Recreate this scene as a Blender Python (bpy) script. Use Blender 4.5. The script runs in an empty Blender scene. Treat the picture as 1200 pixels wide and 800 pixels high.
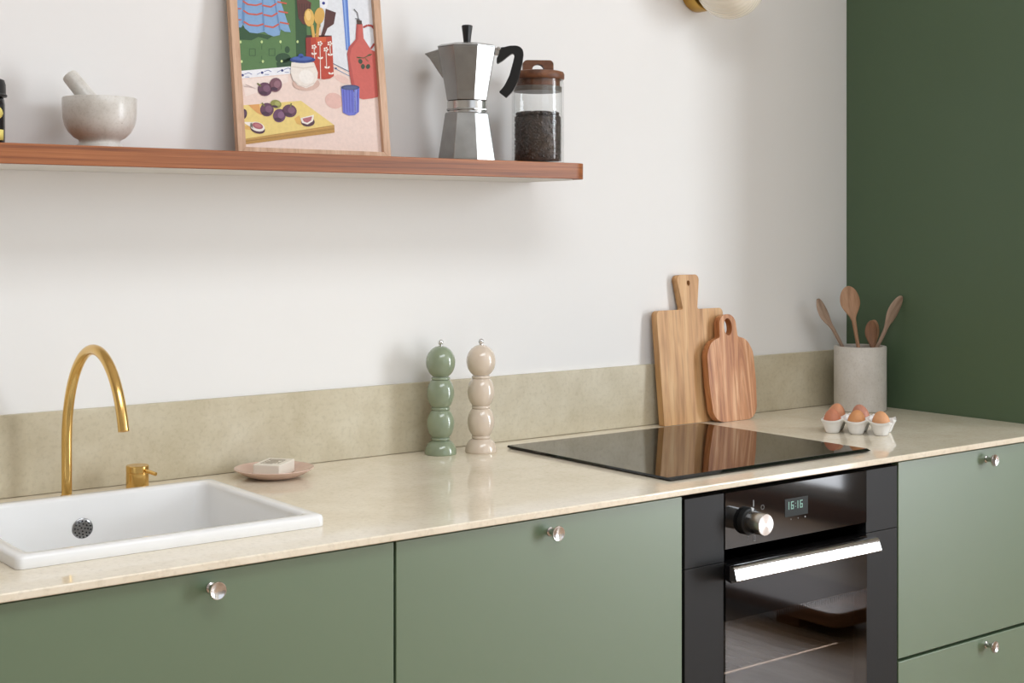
import bpy, bmesh, math, random
from mathutils import Vector, Matrix
random.seed(7)
S = bpy.context.scene
COL = S.collection
PI = math.pi

# ------------------------------------------------------------------ camera
cam_data = bpy.data.cameras.new('camera')
cam = bpy.data.objects.new('camera', cam_data); COL.objects.link(cam)
cam.location = (-1.1578, -2.4258, 1.3566)
cam.rotation_euler = (PI/2, 0, math.radians(-37.2827))
cam_data.lens = 50.0; cam_data.sensor_width = 36.0; cam_data.sensor_fit = 'HORIZONTAL'
cam_data.shift_y = -133.24/1200.0
cam_data.clip_start = 0.05
S.camera = cam

# ------------------------------------------------------------------ world, window daylight, exposure
world = bpy.data.worlds.new('world'); S.world = world
world.use_nodes = True
bg = world.node_tree.nodes['Background']
bg.inputs[0].default_value = (0.75, 0.85, 1.0, 1); bg.inputs[1].default_value = 1.0

def window_light(name, loc, rot, w, h, power, color):
    d = bpy.data.lights.new(name, 'AREA'); d.shape = 'RECTANGLE'; d.size = w; d.size_y = h
    d.energy = power; d.color = color
    o = bpy.data.objects.new(name, d); COL.objects.link(o); o.location = loc; o.rotation_euler = rot
    return o
XR, YF = 4.0, -5.6                                                # right wall and wall behind the camera
WIN1_Y0, WIN1_Y1, WIN1_Z0, WIN1_Z1 = -4.65, -3.05, 0.10, 3.00     # tall window in the right wall
WIN1_ZM = 1.45                                                    # transom: open sky above, ground and houses below
WIN2_X0, WIN2_X1, WIN2_Z0, WIN2_Z1 = -1.2, 1.9, 1.10, 3.05        # unseen fill window, added in the wall behind the camera
wy, ww = (WIN1_Y0+WIN1_Y1)/2, WIN1_Y1-WIN1_Y0
window_light('daylight_sky_pane', (XR+.07, wy, (WIN1_ZM+WIN1_Z1)/2), (PI/2, 0, PI/2), ww, WIN1_Z1-WIN1_ZM, 168, (0.87, 0.94, 1.0))
window_light('daylight_lower_pane', (XR+.07, wy, (WIN1_Z0+WIN1_ZM)/2), (PI/2, 0, PI/2), ww, WIN1_ZM-WIN1_Z0, 115, (0.92, 0.95, 1.0))
window_light('front_fill', ((WIN2_X0+WIN2_X1)/2, YF-.07, (WIN2_Z0+WIN2_Z1)/2), (PI/2, 0, 0), WIN2_X1-WIN2_X0, WIN2_Z1-WIN2_Z0, 14, (0.97, 0.98, 1.0))  # weak fill light added behind the camera, set in an unseen window
SKY_X0, SKY_X1, SKY_Y0, SKY_Y1, ZC = -1.5, 0.9, -2.9, -1.7, 3.2     # roof light in the ceiling
window_light('daylight_roof', ((SKY_X0+SKY_X1)/2, (SKY_Y0+SKY_Y1)/2, ZC+.07), (0, 0, 0), SKY_X1-SKY_X0, SKY_Y1-SKY_Y0, 68, (0.925, 0.965, 1.0))
vs = S.view_settings
vs.view_transform = 'Standard'; vs.look = 'None'; vs.gamma = 1.0; vs.use_curve_mapping = False
vs.exposure = -0.43

# ------------------------------------------------------------------ materials
def lin(c):
    return tuple((x/255/12.92 if x/255 <= 0.04045 else ((x/255+0.055)/1.055)**2.4) for x in c) + (1.0,)
def new_mat(name):
    m = bpy.data.materials.new(name); m.use_nodes = True
    return m, m.node_tree.nodes, m.node_tree.links, m.node_tree.nodes['Principled BSDF']
def setp(b, **k):
    names = {'rough': 'Roughness', 'metal': 'Metallic', 'ior': 'IOR', 'coat': 'Coat Weight', 'coatr': 'Coat Roughness', 'spec': 'Specular IOR Level', 'trans': 'Transmission Weight', 'sheen': 'Sheen Weight', 'sss': 'Subsurface Weight', 'aniso': 'Anisotropic'}
    for a, v in k.items(): b.inputs[names[a]].default_value = v
def coords(n, l, scale=(1, 1, 1), kind='Object', rot=(0, 0, 0)):
    tc = n.new('ShaderNodeTexCoord'); mp = n.new('ShaderNodeMapping')
    mp.inputs['Scale'].default_value = scale; mp.inputs['Rotation'].default_value = rot
    l.new(tc.outputs[kind], mp.inputs['Vector']); return mp.outputs['Vector']
def noise(n, l, vec, scale, detail=4, rough=0.55, dist=0.0):
    t = n.new('ShaderNodeTexNoise'); t.inputs['Scale'].default_value = scale; t.inputs['Detail'].default_value = detail
    t.inputs['Roughness'].default_value = rough; t.inputs['Distortion'].default_value = dist
    l.new(vec, t.inputs['Vector']); return t.outputs['Fac']
def ramp(n, l, fac, stops):
    r = n.new('ShaderNodeValToRGB'); e = r.color_ramp.elements
    while len(e) < len(stops): e.new(0.5)
    for i, (p, c) in enumerate(stops): e[i].position = p; e[i].color = c
    l.new(fac, r.inputs['Fac']); return r.outputs['Color']
def mixc(n, l, fac, a, b, mode='MIX'):
    x = n.new('ShaderNodeMix'); x.data_type = 'RGBA'; x.blend_type = mode
    if isinstance(fac, float): x.inputs[0].default_value = fac
    else: l.new(fac, x.inputs[0])
    for v, s in ((a, x.inputs[6]), (b, x.inputs[7])):
        if isinstance(v, tuple): s.default_value = v
        else: l.new(v, s)
    return x.outputs[2]
def bump(n, l, b, h, strength, dist=0.002):
    x = n.new('ShaderNodeBump'); x.inputs['Strength'].default_value = strength; x.inputs['Distance'].default_value = dist
    l.new(h, x.inputs['Height']); l.new(x.outputs['Normal'], b.inputs['Normal'])
def plain(name, c, rough=0.5, var=0.03, vscale=6.0, bmp=0.0, bscale=200.0, **k):
    m, n, l, b = new_mat(name); setp(b, rough=rough, **k)
    v = coords(n, l)
    f = noise(n, l, v, vscale, 3)
    c0 = lin(c); lo = tuple(x*(1-var) for x in c0[:3])+(1,); hi = tuple(min(1, x*(1+var)) for x in c0[:3])+(1,)
    l.new(ramp(n, l, f, [(0.3, lo), (0.7, hi)]), b.inputs['Base Color'])
    if bmp: bump(n, l, b, noise(n, l, v, bscale, 3), bmp, 0.001)
    return m
def wood(name, dark, mid, light, scale=(30, 30, 1.6), rough=0.45, fine=0.35, bmp=0.05, dist=0.6):
    """grain runs along the axis with the small scale number"""
    m, n, l, b = new_mat(name); setp(b, rough=rough)
    v = coords(n, l, scale)
    f = noise(n, l, v, 1.0, 5, 0.6, dist)
    c = ramp(n, l, f, [(0.28, lin(dark)), (0.5, lin(mid)), (0.72, lin(light))])
    v2 = coords(n, l, tuple(s*6 for s in scale))
    f2 = noise(n, l, v2, 1.0, 2, 0.5, 0.0)
    pores = ramp(n, l, f2, [(0.33, (0.62, 0.55, 0.5, 1)), (0.5, (1, 1, 1, 1))])
    c = mixc(n, l, fine, c, pores, 'MULTIPLY')
    l.new(c, b.inputs['Base Color'])
    bump(n, l, b, f2, bmp, 0.001)
    return m
def metal(name, c, rough, aniso=0.0, var=0.0):
    m, n, l, b = new_mat(name); setp(b, rough=rough, metal=1.0, aniso=aniso)
    v = coords(n, l); f = noise(n, l, v, 25.0, 3)
    c0 = lin(c); l.new(ramp(n, l, f, [(0.3, tuple(x*(1-var) for x in c0[:3])+(1,)), (0.7, c0)]), b.inputs['Base Color'])
    r = n.new('ShaderNodeMapRange'); r.inputs[3].default_value = rough*0.9; r.inputs[4].default_value = rough*1.15
    l.new(f, r.inputs[0]); l.new(r.outputs[0], b.inputs['Roughness'])
    return m
def stone(name, base, dark, light, rough, spec=0.5, scale=1.0, speck=None):
    m, n, l, b = new_mat(name); setp(b, rough=rough, spec=spec)
    v = coords(n, l)
    f = noise(n, l, v, 9*scale, 6, 0.65, 0.3)
    c = ramp(n, l, f, [(0.3, lin(dark)), (0.5, lin(base)), (0.72, lin(light))])
    f2 = noise(n, l, v, 120*scale, 3, 0.6)
    c = mixc(n, l, 0.35, c, ramp(n, l, f2, [(0.32, (0.72, 0.7, 0.66, 1)), (0.5, (1, 1, 1, 1))]), 'MULTIPLY')
    if speck:
        f3 = noise(n, l, v, 60*scale, 4, 0.7, 0.8)
        c = mixc(n, l, ramp(n, l, f3, [(0.66, (0, 0, 0, 1)), (0.74, (1, 1, 1, 1))]), c, lin(speck))
    l.new(c, b.inputs['Base Color'])
    return m
def clear_glass(name, tint=(1, 1, 1, 1), ior=1.45, rough=0.0):
    m, n, l, b = new_mat(name); n.remove(b)
    out = n['Material Output']
    t = n.new('ShaderNodeBsdfTransparent'); t.inputs[0].default_value = tint
    g = n.new('ShaderNodeBsdfGlossy'); g.inputs['Roughness'].default_value = rough
    f0 = ((ior-1)/(ior+1))**2                      # Schlick reflectance, the same from both sides of the pane
    lw = n.new('ShaderNodeLayerWeight'); lw.inputs['Blend'].default_value = 0.5
    pw = n.new('ShaderNodeMath'); pw.operation = 'POWER'; pw.inputs[1].default_value = 5.0
    fr = n.new('ShaderNodeMath'); fr.operation = 'MULTIPLY_ADD'; fr.inputs[1].default_value = 1-f0; fr.inputs[2].default_value = f0
    l.new(lw.outputs['Facing'], pw.inputs[0]); l.new(pw.outputs[0], fr.inputs[0])
    mx = n.new('ShaderNodeMixShader')
    l.new(fr.outputs[0], mx.inputs[0]); l.new(t.outputs[0], mx.inputs[1]); l.new(g.outputs[0], mx.inputs[2]); l.new(mx.outputs[0], out.inputs[0])
    return m

M = {}
M['wall'] = plain('white_wall_paint', (236, 234, 231), 0.85, 0.012, 2.0, 0.04, 300)
M['greywall'] = plain('warm_grey_wall_paint', (176, 170, 162), 0.85, 0.012, 2.0, 0.04, 300)
M['ceil'] = plain('ceiling_paint', (240, 239, 236), 0.9, 0.01)
M['floor'] = wood('oak_floor', (150, 120, 94), (176, 146, 118), (194, 166, 138), (9, 1.2, 9), 0.4, 0.3, 0.03)
M['skirting'] = wood('brown_bench_wood', (110, 70, 44), (136, 90, 58), (156, 108, 74), (20, 1.5, 20), 0.4)
M['green'] = plain('sage_green_lacquer', (93, 114, 85), 0.40, 0.015, 3.0, 0.015, 500, spec=0.9, coat=0.8, coatr=0.36)
M['tallgreen'] = plain('shaded_sage_lacquer', (83, 102, 77), 0.36, 0.015, 3.0, 0.015, 500, spec=0.3)  # cabinet green made darker, the shade on the tall unit put into its colour
M['carcass'] = plain('dark_carcass', (20, 22, 18), 0.7)
M['stone'] = stone('beige_worktop_stone', (236, 224, 202), (228, 215, 191), (243, 233, 213), 0.07, 0.75)
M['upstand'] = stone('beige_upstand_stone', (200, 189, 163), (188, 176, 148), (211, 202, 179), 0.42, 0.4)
M['ceramic'] = plain('white_glazed_ceramic', (240, 239, 237), 0.12, 0.006, 3.0)
M['brass'] = metal('brushed_brass', (232, 192, 118), 0.19, 0.3, 0.06)
M['darkbrass'] = metal('antique_brass', (190, 150, 78), 0.3, 0.0, 0.1)
M['steel'] = metal('brushed_steel', (206, 204, 200), 0.24, 0.3, 0.05)
M['knobsteel'] = metal('polished_knob_steel', (214, 212, 210), 0.16)
M['grille'] = metal('dark_grille_steel', (150, 150, 150), 0.2)
M['chrome'] = metal('chrome', (225, 225, 225), 0.08)
M['alu'] = metal('cast_aluminium', (178, 178, 176), 0.24, 0.0, 0.22)
M['blackhole'] = plain('drain_hole_black', (14, 14, 14), 0.6)
M['blackglass'] = plain('black_glass', (16, 15, 14), 0.03, 0.0)
M['ovenblack'] = plain('black_oven_glass', (18, 17, 17), 0.05, 0.0, ior=1.42)
M['anthracite'] = plain('anthracite_panel', (32, 32, 32), 0.45, 0.02, spec=0.25)
M['blackplastic'] = plain('black_plastic', (16, 15, 15), 0.35, 0.02)
M['blackmatte'] = plain('black_matte', (10, 10, 10), 0.6, 0.02)
M['cavity'] = plain('oven_enamel', (74, 66, 60), 0.35, 0.05)
M['ovenwin'] = clear_glass('oven_window_glass', (0.46, 0.42, 0.39, 1), 2.0)
M['jarglass'] = clear_glass('jar_glass', (0.985, 0.99, 0.99, 1), 1.4)
M['shelf'] = wood('red_oak_shelf', (108, 56, 24), (152, 87, 42), (174, 108, 60), (2.2, 60, 200), 0.45, 0.5, 0.05, 0.3)
M['whitepaint'] = plain('white_shelf_underside', (226, 222, 216), 0.7)
M['frameoak'] = wood('light_oak_frame', (186, 146, 116), (206, 168, 138), (220, 186, 158), (40, 40, 4), 0.55, 0.35)
M['board1'] = wood('golden_oak_board', (170, 120, 74), (206, 158, 106), (222, 182, 132), (18, 18, 1.4), 0.5, 0.55, 0.05, 2.0)
M['board2'] = wood('olive_wood_board', (150, 86, 50), (198, 136, 88), (234, 188, 144), (28, 28, 2.0), 0.45, 0.45, 0.05, 2.6)
M['spoonA'] = wood('brown_spoon_wood', (146, 108, 78), (172, 132, 100), (188, 150, 118), (60, 60, 5), 0.6)
M['spoonB'] = wood('grey_spoon_wood', (142, 116, 98), (166, 140, 120), (182, 158, 138), (60, 60, 5), 0.65)
M['spoonC'] = wood('dark_spoon_wood', (104, 70, 48), (128, 90, 64), (146, 106, 78), (60, 60, 5), 0.55)
M['lidwood'] = wood('walnut_lid', (84, 48, 26), (112, 68, 40), (134, 86, 54), (10, 70, 70), 0.5)
M['marble'] = stone('speckled_marble', (214, 209, 201), (198, 192, 182), (224, 221, 215), 0.28, 0.5, 2.0, (160, 148, 136))
M['marble2'] = stone('pale_stone_crock', (206, 200, 191), (198, 191, 181), (214, 209, 201), 0.45, 0.4, 1.6)
M['millgreen'] = plain('green_lacquer_gloss', (138, 150, 124), 0.14, 0.08, 24, coat=0.6)
M['millcream'] = plain('cream_lacquer_gloss', (222, 205, 186), 0.14, 0.04, 20, coat=0.6)
M['pinkglaze'] = plain('pink_glazed_dish', (214, 184, 168), 0.12, 0.06, 14)
M['soap'] = plain('cream_soap', (234, 226, 212), 0.5, 0.02, 10)
M['soapmark'] = plain('soap_stamp', (168, 156, 138), 0.6)
M['opal'] = plain('opal_ribbed_glass', (244, 236, 218), 0.2, 0.01, sss=0.0, coat=0.5)
M['silicone'] = plain('grey_silicone', (112, 104, 96), 0.4)
M['bean'] = plain('roasted_coffee', (72, 61, 54), 0.38, 0.5, 90)
M['bottle'] = plain('black_bottle_glass', (14, 14, 18), 0.12)
M['cap'] = plain('black_cap', (26, 24, 24), 0.4)
M['labelyellow'] = plain('yellow_label', (236, 218, 120), 0.5)
M['whiteprint'] = plain('white_print', (208, 210, 212), 0.5)
M['greyprint'] = plain('grey_print', (120, 120, 120), 0.5)
for i, c in enumerate(((206, 142, 104), (196, 124, 92), (214, 150, 98), (188, 128, 104), (216, 158, 112))):
    M['egg%d' % i] = plain('brown_eggshell_%s' % 'abcde'[i], c, 0.5, 0.06, 70, 0.05, 600)
def emit(name, c, s):
    m, n, l, b = new_mat(name); b.inputs['Base Color'].default_value = (0, 0, 0, 1)
    b.inputs['Emission Color'].default_value = lin(c); b.inputs['Emission Strength'].default_value = s
    return m
M['digits'] = emit('display_digits_light', (176, 226, 208), 0.75)
M['lcd'] = plain('display_backing', (16, 24, 21), 0.35, spec=0.2)
# radial brushed steel for the oven dial face
m, n, l, b = new_mat('radial_brushed_steel'); setp(b, rough=0.32, metal=1.0, aniso=0.85)
b.inputs['Base Color'].default_value = lin((218, 214, 210))
tg = n.new('ShaderNodeTangent'); tg.direction_type = 'RADIAL'; tg.axis = 'Z'; l.new(tg.outputs[0], b.inputs['Tangent'])
M['radial'] = m
# printed sheet: flat ink colours stored per face
m, n, l, b = new_mat('printed_paper'); setp(b, rough=0.6)
at = n.new('ShaderNodeAttribute'); at.attribute_name = 'ink'
v = coords(n, l); f = noise(n, l, v, 160, 4, 0.6)
l.new(mixc(n, l, 0.5, at.outputs['Color'], ramp(n, l, f, [(0.3, (0.84, 0.84, 0.84, 1)), (0.65, (1, 1, 1, 1))]), 'MULTIPLY'), b.inputs['Base Color'])
M['print'] = m

# ------------------------------------------------------------------ builders
def thing(name, label, cat, loc=(0, 0, 0), rotz=0.0, group=None):
    o = bpy.data.objects.new(name, None); COL.objects.link(o)
    o.empty_display_size = 0.02
    o.location = loc; o.rotation_euler = (0, 0, rotz)
    tag(o, label, cat, group); return o
def tag(o, label, cat, group=None):
    o['label'] = label; o['category'] = cat
    if group: o['group'] = group
    return o
def obj(name, bm, mat, parent=None, smooth=True, angle=35, bevel=0.0, seg=2):
    bmesh.ops.recalc_face_normals(bm, faces=bm.faces[:])
    me = bpy.data.meshes.new(name)
    if smooth:
        for f in bm.faces: f.smooth = True
    bm.to_mesh(me); bm.free()
    if smooth: me.set_sharp_from_angle(angle=math.radians(angle))
    me.materials.append(M[mat] if isinstance(mat, str) else mat)
    o = bpy.data.objects.new(name, me); COL.objects.link(o)
    if parent: o.parent = parent
    if bevel:
        md = o.modifiers.new('bevel', 'BEVEL'); md.width = bevel; md.segments = seg; md.limit_method = 'ANGLE'; md.angle_limit = math.radians(40); md.harden_normals = True
    return o
def struct(name, bm, mat, parent=None, **k):
    o = obj(name, bm, mat, parent, **k)
    if not parent: o['kind'] = 'structure'
    return o
def B(): return bmesh.new()
def box(bm, x0, x1, y0, y1, z0, z1):
    v = [bm.verts.new(p) for p in ((x0, y0, z0), (x1, y0, z0), (x1, y1, z0), (x0, y1, z0), (x0, y0, z1), (x1, y0, z1), (x1, y1, z1), (x0, y1, z1))]
    for f in ((0, 3, 2, 1), (4, 5, 6, 7), (0, 1, 5, 4), (1, 2, 6, 5), (2, 3, 7, 6), (3, 0, 4, 7)): bm.faces.new([v[i] for i in f])
    return bm
def loft(bm, rings, cap0=True, cap1=True):
    """rings: list of point lists of equal length, joined one to the next"""
    vr = [[bm.verts.new(p) for p in r] for r in rings]
    n = len(vr[0])
    for a, b in zip(vr[:-1], vr[1:]):
        for i in range(n): bm.faces.new((a[i], a[(i+1) % n], b[(i+1) % n], b[i]))
    if cap0: bm.faces.new(vr[0][::-1])
    if cap1: bm.faces.new(vr[-1])
    return vr
def lathe(bm, prof, seg=48, c=(0, 0, 0), close=False, phase=0.0):
    """prof: (r, z) pairs; r = 0 ends become a pole"""
    rings = []
    for r, z in prof:
        if r < 1e-7: rings.append([bm.verts.new((c[0], c[1], c[2]+z))])
        else: rings.append([bm.verts.new((c[0]+r*math.cos(phase+2*PI*i/seg), c[1]+r*math.sin(phase+2*PI*i/seg), c[2]+z)) for i in range(seg)])
    pairs = list(zip(rings[:-1], rings[1:]))
    if close: pairs.append((rings[-1], rings[0]))
    for a, b in pairs:
        for i in range(seg):
            j = (i+1) % seg
            if len(a) == 1 and len(b) == 1: continue
            if len(a) == 1: bm.faces.new((a[0], b[j], b[i]))
            elif len(b) == 1: bm.faces.new((a[i], a[j], b[0]))
            else: bm.faces.new((a[i], a[j], b[j], b[i]))
    return bm
def tube(bm, pts, rad, seg=20, squash=None):
    """round tube along pts; rad is one radius or one per point; closed ends"""
    P = [Vector(p) for p in pts]; n = len(P)
    R = rad if isinstance(rad, (list, tuple)) else [rad]*n
    T = []
    for i in range(n):
        a = P[max(0, i-1)]; b = P[min(n-1, i+1)]; T.append((b-a).normalized())
    u = T[0].orthogonal().normalized()
    rings = []
    for i in range(n):
        u = (u - T[i]*u.dot(T[i])).normalized(); w = T[i].cross(u)
        rings.append([P[i]+(u*math.cos(2*PI*k/seg)+w*math.sin(2*PI*k/seg))*R[i] for k in range(seg)])
    loft(bm, rings); return bm
def rounded(pts, rad, seg=6):
    """2-D polygon with rounded corners; rad is one number or one per corner"""
    out = []; n = len(pts)
    for i in range(n):
        r = rad[i] if isinstance(rad, (list, tuple)) else rad
        p = Vector(pts[i]); a = Vector(pts[i-1]); b = Vector(pts[(i+1) % n])
        if r <= 0: out.append(tuple(p)); continue
        da = (a-p); db = (b-p); ang = da.angle(db)
        t = min(r/math.tan(ang/2), da.length*0.49, db.length*0.49); r = t*math.tan(ang/2)
        p0 = p+da.normalized()*t; p1 = p+db.normalized()*t
        c = p+(da.normalized()+db.normalized()).normalized()*(r/math.sin(ang/2))
        a0 = math.atan2(p0.y-c.y, p0.x-c.x); a1 = math.atan2(p1.y-c.y, p1.x-c.x)
        d = (a1-a0+PI) % (2*PI)-PI
        for k in range(seg+1):
            t2 = a0+d*k/seg; out.append((c.x+r*math.cos(t2), c.y+r*math.sin(t2)))
    return out
def slab(bm, outline, thick, plane='XZ', holes=(), at=0.0):
    """outline (2-D) extruded by thick; plane XZ grows towards +y, XY towards +z"""
    def P3(p, d): return (p[0], at+d, p[1]) if plane == 'XZ' else (p[0], p[1], at+d)
    loops = [list(outline)]+[list(h) for h in holes]
    caps = []
    for d in (0.0, thick):
        es = []; vl = []
        for lp in loops:
            vs_ = [bm.verts.new(P3(p, d)) for p in lp]; vl.append(vs_)
            es += [bm.edges.new((vs_[i], vs_[(i+1) % len(vs_)])) for i in range(len(vs_))]
        if holes: bmesh.ops.triangle_fill(bm, use_beauty=True, edges=es)
        else: bm.faces.new(vl[0])
        caps.append(vl)
    for a, b in zip(*caps):
        for i in range(len(a)):
            j = (i+1) % len(a); bm.faces.new((a[i], a[j], b[j], b[i]))
    return bm
def circle(cx, cy, rx, ry=None, n=24):
    ry = ry or rx
    return [(cx+rx*math.cos(2*PI*i/n), cy+ry*math.sin(2*PI*i/n)) for i in range(n)]
def rrect(x0, x1, y0, y1, r, seg=6): return rounded([(x0, y0), (x1, y0), (x1, y1), (x0, y1)], r, seg)
def copy_tree(o, parent=None):
    c = o.copy(); COL.objects.link(c)
    if parent: c.parent = parent
    for ch in list(o.children): copy_tree(ch, c)
    return c

Z0 = 0.900            # worktop height
WALL = 0.012          # white wall plane; the upstand front is y = 0
SHELF = 1.489         # top of the shelf
VIEW = math.radians(-37.28)

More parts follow.
